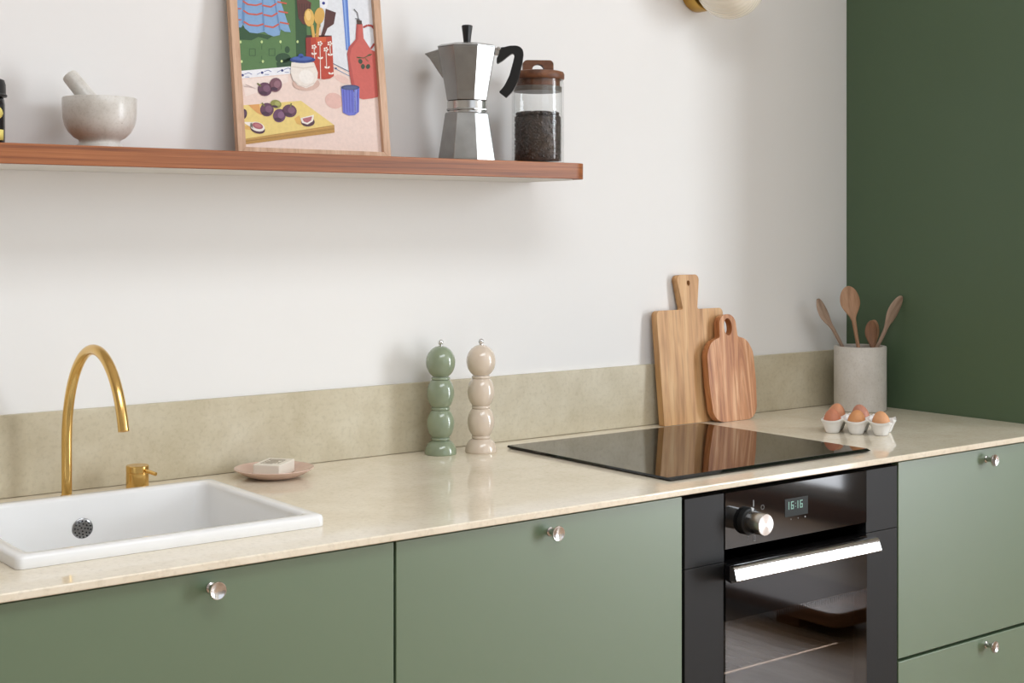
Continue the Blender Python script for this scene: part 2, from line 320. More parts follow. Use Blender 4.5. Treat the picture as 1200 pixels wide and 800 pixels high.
ART = [
 (0,(236,212,200),[(15,15),(314,15),(314,437),(15,437)]),
 (1,(86,122,72),[(15.0,437.0),(190.8,437.0),(195.6,309.5),(193.7,258.8),(126.7,175.2),(15.0,159.3),(15.0,159.3)]),
 (1,(226,228,232),[(190.8,437.0),(314.0,437.0),(314.0,163.5),(257.1,169.2),(214.7,188.2),(193.7,208.4),(195.6,309.5)]),
 (2,(238,238,242),[(15.0,159.3),(15.0,159.3),(126.8,176.1),(127.6,162.1),(15.0,144.9)]),
 (2,(238,238,242),[(201.7,437.0),(216.3,437.0),(214.2,306.3),(207.7,295.5),(196.5,296.1)]),
 (3,(50,60,120),[(24.2,151.9),(24.0,151.1),(23.4,150.3),(22.7,149.8),(21.7,149.4),(20.8,149.3),(19.9,149.6),(19.2,150.1),(18.7,150.8),(18.6,151.6),(18.9,152.4),(19.4,153.2),(20.2,153.8),(21.1,154.1),(22.0,154.2),(22.9,153.9),(23.6,153.5),(24.1,152.8)]),
 (3,(90,105,165),[(25.2,153.1),(34.1,156.9),(33.7,157.9),(24.8,154.1)]),
 (3,(90,105,165),[(33.6,156.9),(40.4,154.1),(41.0,155.2),(34.2,157.9)]),
 (3,(90,105,165),[(26.4,148.4),(35.1,148.6),(35.2,149.6),(26.5,149.4)]),
 (3,(90,105,165),[(17.7,151.9),(15.0,150.5),(15.0,149.5),(18.1,151.1)]),
 (3,(50,60,120),[(64.9,159.5),(64.7,158.7),(64.1,157.9),(63.4,157.3),(62.4,157.0),(61.4,156.9),(60.5,157.1),(59.8,157.6),(59.4,158.3),(59.2,159.1),(59.5,160.0),(60.0,160.8),(60.8,161.3),(61.8,161.7),(62.7,161.8),(63.6,161.5),(64.4,161.0),(64.8,160.3)]),
 (3,(90,105,165),[(65.9,160.7),(75.0,164.6),(74.7,165.6),(65.5,161.7)]),
 (3,(90,105,165),[(74.5,164.5),(81.4,161.8),(82.1,162.8),(75.2,165.6)]),
 (3,(90,105,165),[(67.1,155.9),(76.0,156.2),(76.1,157.2),(67.2,156.9)]),
 (3,(90,105,165),[(58.3,159.5),(51.1,155.8),(51.5,154.9),(58.7,158.7)]),
 (3,(50,60,120),[(107.3,166.5),(107.1,165.6),(106.5,164.9),(105.7,164.3),(104.7,163.9),(103.7,163.8),(102.8,164.1),(102.1,164.6),(101.6,165.3),(101.5,166.1),(101.7,166.9),(102.3,167.7),(103.1,168.3),(104.1,168.7),(105.1,168.8),(106.0,168.5),(106.7,168.0),(107.2,167.3)]),
 (3,(90,105,165),[(108.3,167.7),(117.6,171.6),(117.2,172.6),(107.9,168.7)]),
 (3,(90,105,165),[(117.1,171.6),(124.2,168.8),(124.8,169.9),(117.7,172.7)]),
 (3,(90,105,165),[(109.5,162.9),(118.6,163.2),(118.7,164.2),(109.6,163.9)]),
 (3,(90,105,165),[(100.6,166.5),(93.1,162.7),(93.6,161.8),(101.0,165.6)]),
 (3,(50,60,140),[(207.2,306.4),(206.9,305.4),(206.3,304.4),(205.3,303.6),(204.2,303.1),(203.0,303.0),(201.9,303.3),(201.0,303.9),(200.5,304.7),(200.4,305.8),(200.7,306.8),(201.3,307.8),(202.3,308.6),(203.4,309.1),(204.6,309.2),(205.7,308.9),(206.6,308.3),(207.1,307.5)]),
 (3,(60,80,160),[(203.4,344.2),(203.1,343.1),(202.5,342.1),(201.5,341.3),(200.4,340.9),(199.2,340.7),(198.1,341.0),(197.2,341.6),(196.7,342.4),(196.6,343.5),(196.9,344.5),(197.5,345.5),(198.5,346.3),(199.6,346.8),(200.8,346.9),(201.9,346.7),(202.8,346.1),(203.3,345.2)]),
 (2,(44,80,46),[(15.0,237.5),(15.0,244.6),(44.1,245.6),(60.9,234.0),(89.2,231.5),(78.0,224.0),(58.7,227.3),(44.2,219.6),(16.3,218.9)]),
 (2,(44,80,46),[(146.9,437.0),(168.1,437.0),(162.5,239.3),(154.4,178.8),(135.7,174.2),(138.4,237.3)]),
 (2,(40,74,44),[(124.2,191.5),(123.0,188.1),(119.9,184.9),(115.4,182.3),(110.0,180.8),(104.4,180.4),(99.1,181.2),(95.0,183.0),(92.4,185.8),(91.6,189.1),(92.8,192.6),(95.9,195.7),(100.3,198.3),(105.7,199.9),(111.4,200.3),(116.6,199.5),(120.8,197.6),(123.5,194.9)]),
 (2,(40,74,44),[(123.6,208.0),(123.1,205.7),(122.0,203.6),(120.4,202.0),(118.6,201.1),(116.7,200.9),(115.0,201.6),(113.6,203.0),(112.8,204.9),(112.7,207.1),(113.1,209.4),(114.2,211.5),(115.8,213.1),(117.6,214.0),(119.5,214.2),(121.3,213.5),(122.6,212.1),(123.4,210.2)]),
 (2,(40,74,44),[(92.9,181.0),(124.4,193.2),(123.2,176.6),(94.0,171.3)]),
 (3,(205,222,150),[(23.4,214.7),(23.2,213.7),(22.8,212.9),(22.2,212.2),(21.4,211.8),(20.6,211.8),(19.9,212.0),(19.3,212.6),(19.0,213.4),(18.9,214.3),(19.1,215.3),(19.6,216.1),(20.2,216.8),(21.0,217.2),(21.7,217.3),(22.5,217.0),(23.0,216.4),(23.4,215.6)]),
 (3,(205,222,150),[(67.5,218.4),(67.3,217.5),(66.8,216.6),(66.2,215.9),(65.4,215.5),(64.6,215.5),(63.9,215.7),(63.3,216.3),(62.9,217.1),(62.9,218.1),(63.1,219.0),(63.5,219.9),(64.2,220.6),(65.0,221.0),(65.8,221.0),(66.5,220.8),(67.1,220.2),(67.4,219.4)]),
 (3,(205,222,150),[(107.0,221.8),(106.8,220.8),(106.3,220.0),(105.7,219.3),(104.9,218.9),(104.1,218.8),(103.3,219.1),(102.7,219.7),(102.4,220.5),(102.3,221.4),(102.5,222.4),(103.0,223.3),(103.7,224.0),(104.4,224.4),(105.3,224.4),(106.0,224.2),(106.6,223.6),(106.9,222.8)]),
 (3,(205,222,150),[(143.6,225.0),(143.4,224.0),(142.9,223.1),(142.2,222.4),(141.4,222.0),(140.6,221.9),(139.8,222.2),(139.2,222.8),(138.9,223.6),(138.8,224.6),(139.0,225.5),(139.5,226.4),(140.2,227.1),(141.0,227.5),(141.8,227.6),(142.6,227.3),(143.1,226.7),(143.5,225.9)]),
 (3,(205,222,150),[(23.4,177.6),(23.2,176.7),(22.8,175.8),(22.1,175.2),(21.4,174.8),(20.6,174.7),(19.9,175.0),(19.3,175.6),(19.0,176.4),(18.9,177.3),(19.1,178.2),(19.5,179.1),(20.2,179.7),(20.9,180.1),(21.7,180.2),(22.4,179.9),(23.0,179.3),(23.3,178.5)]),
 (3,(205,222,150),[(67.4,181.0),(67.2,180.0),(66.7,179.1),(66.1,178.5),(65.3,178.1),(64.5,178.0),(63.8,178.3),(63.2,178.9),(62.9,179.7),(62.8,180.6),(63.0,181.6),(63.4,182.5),(64.1,183.1),(64.9,183.5),(65.7,183.6),(66.4,183.3),(67.0,182.7),(67.3,181.9)]),
 (3,(205,222,150),[(106.9,184.0),(106.6,183.0),(106.2,182.2),(105.5,181.5),(104.7,181.1),(103.9,181.0),(103.2,181.3),(102.6,181.9),(102.2,182.7),(102.2,183.7),(102.4,184.6),(102.8,185.5),(103.5,186.2),(104.3,186.6),(105.1,186.6),(105.9,186.3),(106.4,185.8),(106.8,185.0)]),
 (3,(205,222,150),[(143.4,186.8),(143.1,185.8),(142.7,185.0),(142.0,184.3),(141.2,183.9),(140.4,183.8),(139.6,184.1),(139.0,184.7),(138.7,185.5),(138.6,186.5),(138.8,187.5),(139.3,188.3),(140.0,189.0),(140.8,189.4),(141.6,189.5),(142.3,189.2),(142.9,188.6),(143.3,187.8)]),
 (3,(205,222,150),[(23.5,308.7),(23.3,307.7),(22.9,306.8),(22.2,306.1),(21.5,305.7),(20.7,305.6),(20.0,305.9),(19.4,306.5),(19.1,307.3),(19.0,308.2),(19.2,309.2),(19.6,310.0),(20.3,310.7),(21.0,311.1),(21.8,311.2),(22.5,311.0),(23.1,310.4),(23.5,309.6)]),
 (3,(205,222,150),[(67.7,313.4),(67.5,312.4),(67.1,311.5),(66.4,310.8),(65.6,310.4),(64.8,310.3),(64.1,310.6),(63.5,311.2),(63.2,312.0),(63.1,312.9),(63.3,313.9),(63.8,314.8),(64.4,315.5),(65.2,315.9),(66.0,316.0),(66.7,315.7),(67.3,315.1),(67.7,314.3)]),
 (3,(205,222,150),[(107.4,317.7),(107.2,316.7),(106.7,315.8),(106.1,315.1),(105.3,314.7),(104.4,314.6),(103.7,314.8),(103.1,315.4),(102.8,316.2),(102.7,317.2),(102.9,318.2),(103.4,319.0),(104.0,319.7),(104.8,320.2),(105.7,320.2),(106.4,320.0),(107.0,319.4),(107.3,318.6)]),
 (3,(205,222,150),[(144.1,321.6),(143.9,320.6),(143.4,319.7),(142.7,319.0),(141.9,318.6),(141.1,318.5),(140.3,318.8),(139.7,319.3),(139.4,320.2),(139.3,321.1),(139.5,322.1),(140.0,323.0),(140.7,323.7),(141.5,324.1),(142.3,324.2),(143.1,324.0),(143.7,323.4),(144.0,322.6)]),
 (3,(205,222,150),[(23.6,347.8),(23.4,346.8),(22.9,345.9),(22.3,345.2),(21.5,344.8),(20.7,344.7),(20.0,345.0),(19.4,345.5),(19.1,346.3),(19.0,347.2),(19.2,348.2),(19.7,349.1),(20.3,349.8),(21.1,350.2),(21.9,350.3),(22.6,350.0),(23.1,349.5),(23.5,348.7)]),
 (3,(205,222,150),[(67.8,352.9),(67.6,351.9),(67.2,351.0),(66.5,350.3),(65.7,349.9),(64.9,349.8),(64.2,350.1),(63.6,350.6),(63.3,351.4),(63.2,352.4),(63.4,353.4),(63.9,354.2),(64.5,354.9),(65.3,355.4),(66.1,355.5),(66.8,355.2),(67.4,354.6),(67.8,353.8)]),
 (3,(205,222,150),[(107.6,357.5),(107.4,356.5),(106.9,355.6),(106.2,354.9),(105.4,354.5),(104.6,354.4),(103.9,354.7),(103.3,355.2),(102.9,356.0),(102.9,357.0),(103.1,358.0),(103.5,358.9),(104.2,359.6),(105.0,360.0),(105.8,360.1),(106.6,359.9),(107.2,359.3),(107.5,358.5)]),
 (3,(205,222,150),[(144.3,361.8),(144.1,360.8),(143.7,359.9),(143.0,359.2),(142.2,358.8),(141.3,358.7),(140.6,358.9),(140.0,359.5),(139.6,360.3),(139.5,361.3),(139.8,362.3),(140.2,363.2),(140.9,363.9),(141.7,364.3),(142.6,364.4),(143.3,364.2),(143.9,363.6),(144.3,362.8)]),
 (3,(205,222,150),[(23.6,387.0),(23.4,386.0),(22.9,385.1),(22.3,384.4),(21.5,384.0),(20.7,383.9),(20.0,384.1),(19.5,384.7),(19.1,385.5),(19.0,386.4),(19.2,387.4),(19.7,388.3),(20.3,389.0),(21.1,389.4),(21.9,389.5),(22.6,389.3),(23.2,388.7),(23.5,387.9)]),
 (3,(205,222,150),[(67.9,392.5),(67.7,391.5),(67.3,390.6),(66.6,389.9),(65.8,389.5),(65.0,389.4),(64.3,389.6),(63.7,390.2),(63.4,391.0),(63.3,392.0),(63.5,392.9),(64.0,393.8),(64.6,394.5),(65.4,395.0),(66.2,395.1),(66.9,394.8),(67.5,394.3),(67.9,393.5)]),
 (3,(205,222,150),[(107.8,397.5),(107.5,396.5),(107.1,395.6),(106.4,394.9),(105.6,394.5),(104.8,394.4),(104.0,394.6),(103.4,395.2),(103.1,396.0),(103.0,397.0),(103.2,397.9),(103.7,398.9),(104.4,399.6),(105.2,400.0),(106.0,400.1),(106.7,399.9),(107.3,399.3),(107.7,398.5)]),
 (3,(205,222,150),[(144.6,402.2),(144.4,401.2),(143.9,400.3),(143.2,399.5),(142.4,399.1),(141.5,399.0),(140.8,399.2),(140.2,399.8),(139.8,400.6),(139.8,401.6),(140.0,402.6),(140.5,403.5),(141.1,404.2),(141.9,404.7),(142.8,404.8),(143.5,404.5),(144.1,404.0),(144.5,403.1)]),
 (3,(205,222,150),[(23.6,426.3),(23.4,425.3),(23.0,424.4),(22.3,423.7),(21.6,423.3),(20.8,423.2),(20.0,423.4),(19.5,424.0),(19.1,424.8),(19.1,425.7),(19.3,426.7),(19.7,427.6),(20.4,428.3),(21.1,428.7),(21.9,428.8),(22.6,428.6),(23.2,428.0),(23.6,427.2)]),
 (3,(205,222,150),[(68.1,432.3),(67.8,431.3),(67.4,430.4),(66.7,429.7),(65.9,429.2),(65.1,429.1),(64.4,429.4),(63.8,429.9),(63.5,430.7),(63.4,431.7),(63.6,432.7),(64.1,433.6),(64.7,434.3),(65.5,434.7),(66.3,434.8),(67.1,434.6),(67.6,434.0),(68.0,433.2)]),
 (3,(205,222,150),[(107.8,437.0),(107.7,436.7),(107.2,435.7),(106.6,435.0),(105.8,434.6),(104.9,434.5),(104.2,434.7),(103.6,435.3),(103.2,436.1),(103.2,437.0),(103.2,437.0)]),
 (3,(55,88,52),[(38.6,202.4),(51.0,203.4),(51.0,204.5),(38.7,203.5)]),
 (3,(55,88,52),[(50.4,203.9),(49.5,190.9),(50.8,190.9),(51.6,204.0)]),
 (3,(55,88,52),[(50.2,191.5),(37.9,190.5),(37.8,189.4),(50.1,190.3)]),
 (3,(55,88,52),[(38.4,190.0),(39.3,203.0),(38.1,202.9),(37.2,189.9)]),
 (3,(55,88,52),[(64.2,211.5),(63.6,203.3),(64.7,203.4),(65.3,211.6)]),
 (3,(55,88,52),[(57.2,178.0),(67.8,178.7),(67.9,179.7),(57.2,178.9)]),
 (3,(55,88,52),[(62.9,191.9),(62.4,185.3),(63.5,185.4),(63.9,191.9)]),
 (3,(55,88,52),[(79.4,205.6),(92.0,206.6),(92.0,207.7),(79.5,206.7)]),
 (3,(55,88,52),[(91.4,207.1),(90.5,193.9),(91.7,194.0),(92.6,207.2)]),
 (3,(55,88,52),[(91.1,194.6),(78.6,193.6),(78.5,192.5),(91.0,193.4)]),
 (3,(55,88,52),[(79.2,193.1),(80.1,206.2),(78.8,206.1),(77.9,193.0)]),
 (3,(55,88,52),[(105.4,214.8),(104.9,206.5),(106.0,206.6),(106.5,214.9)]),
 (3,(55,88,52),[(98.2,180.9),(109.1,181.7),(109.1,182.7),(98.3,181.9)]),
 (3,(55,88,52),[(104.1,195.0),(103.6,188.4),(104.7,188.4),(105.1,195.0)]),
 (3,(55,88,52),[(47.5,336.8),(60.0,338.1),(60.1,339.3),(47.6,337.9)]),
 (3,(55,88,52),[(59.4,338.6),(58.5,325.4),(59.8,325.5),(60.6,338.8)]),
 (3,(55,88,52),[(59.2,326.0),(46.7,324.7),(46.7,323.6),(59.1,324.9)]),
 (3,(55,88,52),[(47.3,324.2),(48.2,337.4),(47.0,337.3),(46.1,324.1)]),
 (3,(55,88,52),[(73.3,346.7),(72.8,338.4),(73.8,338.6),(74.4,346.9)]),
 (3,(55,88,52),[(66.2,312.6),(77.0,313.7),(77.0,314.7),(66.3,313.6)]),
 (3,(55,88,52),[(72.0,326.8),(71.5,320.2),(72.6,320.3),(73.1,326.9)]),
 (3,(55,88,52),[(88.7,341.3),(101.4,342.6),(101.4,343.8),(88.8,342.4)]),
 (3,(55,88,52),[(100.8,343.2),(99.8,329.8),(101.1,329.9),(102.0,343.3)]),
 (3,(55,88,52),[(100.5,330.4),(87.8,329.1),(87.8,327.9),(100.4,329.3)]),
 (3,(55,88,52),[(88.4,328.6),(89.3,341.9),(88.1,341.8),(87.2,328.4)]),
 (3,(55,88,52),[(115.0,351.4),(114.4,343.0),(115.5,343.1),(116.1,351.5)]),
 (3,(55,88,52),[(107.7,316.9),(118.6,318.0),(118.7,319.0),(107.8,317.9)]),
 (3,(55,88,52),[(113.6,331.2),(113.1,324.6),(114.2,324.7),(114.7,331.4)]),
 (3,(55,88,52),[(50.2,376.5),(62.6,377.9),(62.7,379.1),(50.2,377.6)]),
 (3,(55,88,52),[(62.1,378.4),(61.2,365.2),(62.4,365.3),(63.3,378.6)]),
 (3,(55,88,52),[(61.8,365.8),(49.4,364.4),(49.3,363.2),(61.8,364.6)]),
 (3,(55,88,52),[(50.0,363.9),(50.8,377.1),(49.6,377.0),(48.7,363.7)]),
 (3,(55,88,52),[(76.0,386.7),(75.5,378.4),(76.5,378.5),(77.1,386.8)]),
 (3,(55,88,52),[(68.9,352.4),(79.7,353.6),(79.7,354.6),(69.0,353.4)]),
 (3,(55,88,52),[(74.7,366.7),(74.2,360.1),(75.3,360.2),(75.8,366.8)]),
 (3,(55,88,52),[(91.4,381.3),(104.1,382.8),(104.2,384.0),(91.5,382.5)]),
 (3,(55,88,52),[(103.5,383.4),(102.6,369.9),(103.9,370.1),(104.8,383.5)]),
 (3,(55,88,52),[(103.3,370.6),(90.6,369.1),(90.5,368.0),(103.2,369.4)]),
 (3,(55,88,52),[(91.2,368.6),(92.1,382.0),(90.8,381.8),(89.9,368.5)]),
 (3,(55,88,52),[(117.8,391.7),(117.2,383.3),(118.3,383.4),(118.9,391.9)]),
 (3,(55,88,52),[(110.5,357.0),(121.5,358.3),(121.5,359.3),(110.5,358.0)]),
 (3,(55,88,52),[(116.4,371.5),(115.9,364.8),(117.0,364.9),(117.5,371.7)]),
 (4,(128,165,205),[(15.0,437.0),(102.1,437.0),(110.2,301.0),(127.8,242.2),(115.1,241.9),(106.4,246.1),(103.7,234.4),(90.9,230.8),(78.7,233.9),(71.8,238.2),(57.4,233.7),(41.6,234.0),(31.6,241.3),(28.6,249.1),(24.7,242.3),(15.0,241.4)]),
 (5,(100,138,182),[(30.8,437.0),(37.5,437.0),(35.1,293.6),(31.2,247.7),(26.1,250.5),(29.8,293.0)]),
 (5,(100,138,182),[(67.6,437.0),(72.4,437.0),(73.2,297.4),(72.9,239.9),(68.4,239.6),(70.5,297.1)]),
 (5,(100,138,182),[(90.2,437.0),(95.2,437.0),(99.3,299.9),(106.3,244.5),(103.3,240.9),(95.7,299.6)]),
 (6,(205,92,72),[(28.9,252.7),(39.9,247.2),(41.7,249.9),(30.8,255.4)]),
 (6,(205,92,72),[(40.6,247.1),(58.1,247.0),(58.6,250.0),(41.1,250.0)]),
 (6,(205,92,72),[(58.7,247.1),(71.4,251.5),(70.7,254.3),(58.0,249.9)]),
 (6,(205,92,72),[(72.2,248.3),(89.9,246.5),(90.8,249.5),(73.0,251.2)]),
 (6,(205,92,72),[(91.1,246.8),(104.2,254.5),(102.7,257.0),(89.6,249.2)]),
 (6,(205,92,72),[(105.1,257.8),(124.9,256.2),(125.7,259.2),(105.9,260.7)]),
 (6,(190,100,95),[(15.0,254.7),(25.6,255.7),(25.8,258.2),(15.0,257.1)]),
 (6,(205,92,72),[(29.5,273.9),(39.9,268.4),(41.8,271.0),(31.4,276.5)]),
 (6,(205,92,72),[(40.6,268.2),(57.9,268.2),(58.4,271.2),(41.1,271.2)]),
 (6,(205,92,72),[(58.5,268.3),(70.9,272.7),(70.2,275.5),(57.8,271.1)]),
 (6,(205,92,72),[(71.4,269.5),(88.9,267.8),(89.7,270.8),(72.3,272.5)]),
 (6,(205,92,72),[(90.0,268.1),(102.8,275.9),(101.4,278.3),(88.6,270.5)]),
 (6,(205,92,72),[(103.8,279.1),(123.6,277.6),(124.4,280.7),(104.5,282.1)]),
 (6,(190,100,95),[(15.0,275.7),(27.0,276.9),(27.1,279.4),(15.0,278.2)]),
 (6,(205,92,72),[(29.9,291.8),(39.9,286.3),(41.9,288.9),(31.9,294.5)]),
 (6,(205,92,72),[(40.6,286.1),(57.7,286.2),(58.2,289.1),(41.1,289.1)]),
 (6,(205,92,72),[(58.3,286.3),(70.5,290.7),(69.8,293.5),(57.6,289.0)]),
 (6,(205,92,72),[(70.8,287.5),(88.0,285.8),(88.8,288.8),(71.6,290.4)]),
 (6,(205,92,72),[(89.1,286.1),(101.7,294.0),(100.2,296.4),(87.7,288.5)]),
 (6,(205,92,72),[(102.6,297.2),(122.4,295.8),(123.2,298.8),(103.4,300.2)]),
 (6,(190,100,95),[(15.9,293.7),(28.2,294.9),(28.3,297.4),(16.1,296.1)]),
 (6,(205,92,72),[(30.4,311.4),(39.9,305.9),(41.9,308.5),(32.4,314.0)]),
 (6,(205,92,72),[(40.7,305.7),(57.5,305.8),(58.0,308.8),(41.2,308.7)]),
 (6,(205,92,72),[(58.1,305.9),(70.1,310.4),(69.3,313.2),(57.4,308.7)]),
 (6,(205,92,72),[(70.1,307.1),(87.0,305.5),(87.9,308.5),(70.9,310.1)]),
 (6,(205,92,72),[(88.2,305.8),(100.5,313.7),(99.0,316.1),(86.7,308.2)]),
 (6,(205,92,72),[(101.4,316.9),(121.2,315.6),(122.0,318.6),(102.2,319.9)]),
 (6,(190,100,95),[(17.2,313.3),(29.4,314.6),(29.6,317.0),(17.4,315.7)]),
 (6,(205,92,72),[(30.9,331.1),(39.9,325.5),(42.0,328.1),(33.0,333.7)]),
 (6,(205,92,72),[(40.7,325.3),(57.3,325.4),(57.8,328.4),(41.2,328.3)]),
 (6,(205,92,72),[(57.9,325.6),(69.6,330.1),(68.8,332.8),(57.2,328.3)]),
 (6,(205,92,72),[(69.3,326.7),(86.0,325.2),(86.9,328.2),(70.2,329.7)]),
 (6,(205,92,72),[(87.2,325.5),(99.3,333.4),(97.8,335.8),(85.7,327.9)]),
 (6,(205,92,72),[(100.2,336.6),(120.0,335.5),(120.8,338.5),(101.0,339.7)]),
 (6,(190,100,95),[(18.5,332.9),(30.7,334.3),(30.9,336.7),(18.6,335.4)]),
 (6,(205,92,72),[(31.4,350.8),(39.9,345.2),(42.0,347.7),(33.5,353.3)]),
 (6,(205,92,72),[(40.7,344.9),(57.1,345.1),(57.6,348.1),(41.2,347.9)]),
 (6,(205,92,72),[(57.7,345.3),(69.2,349.8),(68.4,352.6),(56.9,348.0)]),
 (6,(205,92,72),[(68.6,346.4),(85.0,344.9),(85.9,347.9),(69.5,349.4)]),
 (6,(205,92,72),[(86.3,345.3),(98.1,353.2),(96.5,355.6),(84.7,347.6)]),
 (6,(205,92,72),[(99.0,356.4),(118.8,355.3),(119.6,358.4),(99.7,359.4)]),
 (6,(190,100,95),[(19.7,352.6),(32.0,354.0),(32.2,356.5),(19.9,355.1)]),
 (6,(205,92,72),[(31.9,370.5),(39.9,364.8),(42.1,367.4),(34.1,373.0)]),
 (6,(205,92,72),[(40.7,364.6),(56.8,364.8),(57.4,367.8),(41.3,367.6)]),
 (6,(205,92,72),[(57.5,365.0),(68.7,369.6),(67.9,372.3),(56.7,367.7)]),
 (6,(205,92,72),[(67.9,366.1),(84.1,364.7),(85.0,367.7),(68.8,369.1)]),
 (6,(205,92,72),[(85.3,365.0),(96.9,373.0),(95.3,375.3),(83.7,367.3)]),
 (6,(205,92,72),[(97.7,376.2),(117.5,375.2),(118.3,378.2),(98.5,379.2)]),
 (6,(190,100,95),[(21.0,372.4),(33.3,373.8),(33.5,376.3),(21.2,374.8)]),
 (6,(205,92,72),[(32.4,390.2),(39.9,384.6),(42.2,387.0),(34.7,392.7)]),
 (6,(205,92,72),[(40.8,384.3),(56.6,384.6),(57.2,387.6),(41.3,387.3)]),
 (6,(205,92,72),[(57.3,384.7),(68.2,389.3),(67.4,392.1),(56.5,387.4)]),
 (6,(205,92,72),[(67.1,385.8),(83.1,384.4),(84.0,387.5),(68.0,388.9)]),
 (6,(205,92,72),[(84.4,384.8),(95.7,392.8),(94.0,395.1),(82.7,387.1)]),
 (6,(205,92,72),[(96.5,396.0),(116.3,395.1),(117.1,398.1),(97.3,399.1)]),
 (6,(190,100,95),[(22.3,392.1),(34.6,393.6),(34.8,396.1),(22.5,394.6)]),
 (6,(205,92,72),[(32.9,410.0),(39.9,404.3),(42.2,406.7),(35.3,412.4)]),
 (6,(205,92,72),[(40.8,404.0),(56.4,404.3),(57.0,407.3),(41.3,407.0)]),
 (6,(205,92,72),[(57.1,404.5),(67.8,409.1),(66.9,411.8),(56.3,407.2)]),
 (6,(205,92,72),[(66.4,405.6),(82.1,404.2),(83.0,407.3),(67.3,408.6)]),
 (6,(205,92,72),[(83.4,404.6),(94.4,412.6),(92.8,414.9),(81.7,406.9)]),
 (6,(205,92,72),[(95.3,415.8),(115.1,415.0),(115.9,418.1),(96.0,418.9)]),
 (6,(190,100,95),[(23.6,411.9),(35.9,413.5),(36.1,416.0),(23.7,414.4)]),
 (2,(92,128,205),[(236.2,437.0),(252.1,437.0),(258.9,315.8),(257.2,220.1),(247.3,215.9),(246.3,314.6)]),
 (3,(150,180,232),[(239.7,437.0),(243.7,437.0),(253.1,315.2),(252.4,219.7),(250.3,217.8),(249.2,314.9)]),
 (3,(70,95,125),[(214.3,187.5),(253.2,172.5),(254.0,173.8),(215.1,188.8)]),
 (3,(120,150,185),[(215.6,179.3),(250.7,164.8),(251.4,165.9),(216.3,180.4)]),
 (3,(60,80,130),[(223.8,178.7),(223.7,178.1),(223.2,177.5),(222.6,177.0),(221.8,176.7),(221.0,176.7),(220.3,176.9),(219.7,177.2),(219.4,177.8),(219.3,178.4),(219.5,179.0),(219.9,179.6),(220.5,180.1),(221.3,180.4),(222.1,180.4),(222.8,180.2),(223.4,179.9),(223.8,179.3)]),
 (4,(96,52,44),[(144.3,319.5),(176.5,304.3),(172.6,277.0),(162.1,259.3),(154.8,260.3),(146.4,271.3)]),
 (5,(72,40,34),[(149.5,299.9),(148.6,274.8),(150.1,275.0),(151.0,300.1)]),
 (5,(72,40,34),[(155.1,300.5),(153.6,275.3),(155.1,275.4),(156.6,300.6)]),
 (5,(72,40,34),[(160.7,301.0),(158.6,275.7),(160.1,275.9),(162.2,301.2)]),
 (5,(72,40,34),[(166.3,301.6),(163.7,276.2),(165.2,276.3),(167.7,301.7)]),
 (5,(72,40,34),[(171.9,302.2),(168.7,276.7),(170.2,276.8),(173.4,302.2)]),
 (4,(84,46,42),[(207.7,295.5),(230.1,290.0),(223.5,266.5),(208.6,256.7),(199.7,239.1),(192.2,238.5),(201.5,262.8)]),
 (5,(222,178,92),[(180.9,276.0),(180.2,269.9),(178.3,264.3),(175.3,259.9),(171.7,257.3),(167.8,256.7),(164.1,258.2),(161.1,261.7),(159.1,266.6),(158.4,272.5),(159.1,278.6),(161.0,284.2),(164.0,288.5),(167.6,291.2),(171.5,291.8),(175.2,290.3),(178.2,286.9),(180.2,281.9)]),
 (5,(214,168,84),[(171.4,260.2),(177.9,260.7),(180.6,234.2),(174.1,233.6)]),
 (5,(214,168,84),[(203.6,279.3),(201.6,273.5),(198.5,268.4),(194.6,264.8),(190.5,262.9),(186.7,263.0),(183.5,265.2),(181.5,269.1),(180.7,274.2),(181.3,280.1),(183.3,285.9),(186.4,290.9),(190.2,294.6),(194.3,296.6),(198.2,296.4),(201.4,294.3),(203.5,290.4),(204.2,285.2)]),
 (5,(206,158,76),[(185.7,264.8),(192.2,263.7),(187.2,234.7),(180.6,234.2)]),
 (6,(236,200,124),[(173.7,279.2),(173.4,275.7),(172.4,272.5),(170.9,270.0),(169.1,268.6),(167.2,268.3),(165.3,269.2),(163.8,271.2),(162.8,274.0),(162.5,277.4),(162.8,280.9),(163.8,284.0),(165.2,286.5),(167.1,288.0),(169.0,288.3),(170.9,287.4),(172.4,285.4),(173.3,282.5)]),
 (4,(60,34,30),[(160.6,239.2),(217.0,243.1),(214.5,235.3),(161.9,230.9)]),
 (6,(186,66,44),[(159.3,234.1),(216.9,241.4),(215.6,163.0),(206.7,157.4),(193.4,154.9),(178.6,155.6),(155.7,172.3)]),
 (7,(150,48,40),[(159.3,234.1),(169.5,234.9),(169.9,163.3),(155.7,172.3)]),
 (7,(205,92,50),[(180.8,235.8),(203.5,239.4),(202.7,229.3),(181.9,225.9)]),
 (8,(244,232,222),[(188.5,224.7),(184.8,154.3),(186.3,154.4),(190.0,224.9)]),
 (8,(244,232,222),[(195.1,225.3),(194.4,223.9),(192.9,223.3),(191.5,223.7),(191.0,225.0),(191.7,226.3),(193.2,227.0),(194.6,226.6)]),
 (8,(244,232,222),[(192.3,221.9),(191.6,220.5),(190.1,219.8),(188.6,220.3),(188.1,221.5),(188.8,222.9),(190.3,223.6),(191.8,223.1)]),
 (8,(244,232,222),[(188.2,222.8),(187.5,221.4),(186.0,220.7),(184.5,221.2),(184.0,222.4),(184.7,223.8),(186.2,224.4),(187.7,224.0)]),
 (8,(244,232,222),[(188.5,226.7),(187.8,225.4),(186.3,224.7),(184.8,225.1),(184.3,226.4),(185.0,227.7),(186.5,228.4),(187.9,228.0)]),
 (8,(244,232,222),[(192.8,228.3),(192.1,226.9),(190.5,226.3),(189.1,226.7),(188.6,228.0),(189.3,229.3),(190.8,230.0),(192.2,229.6)]),
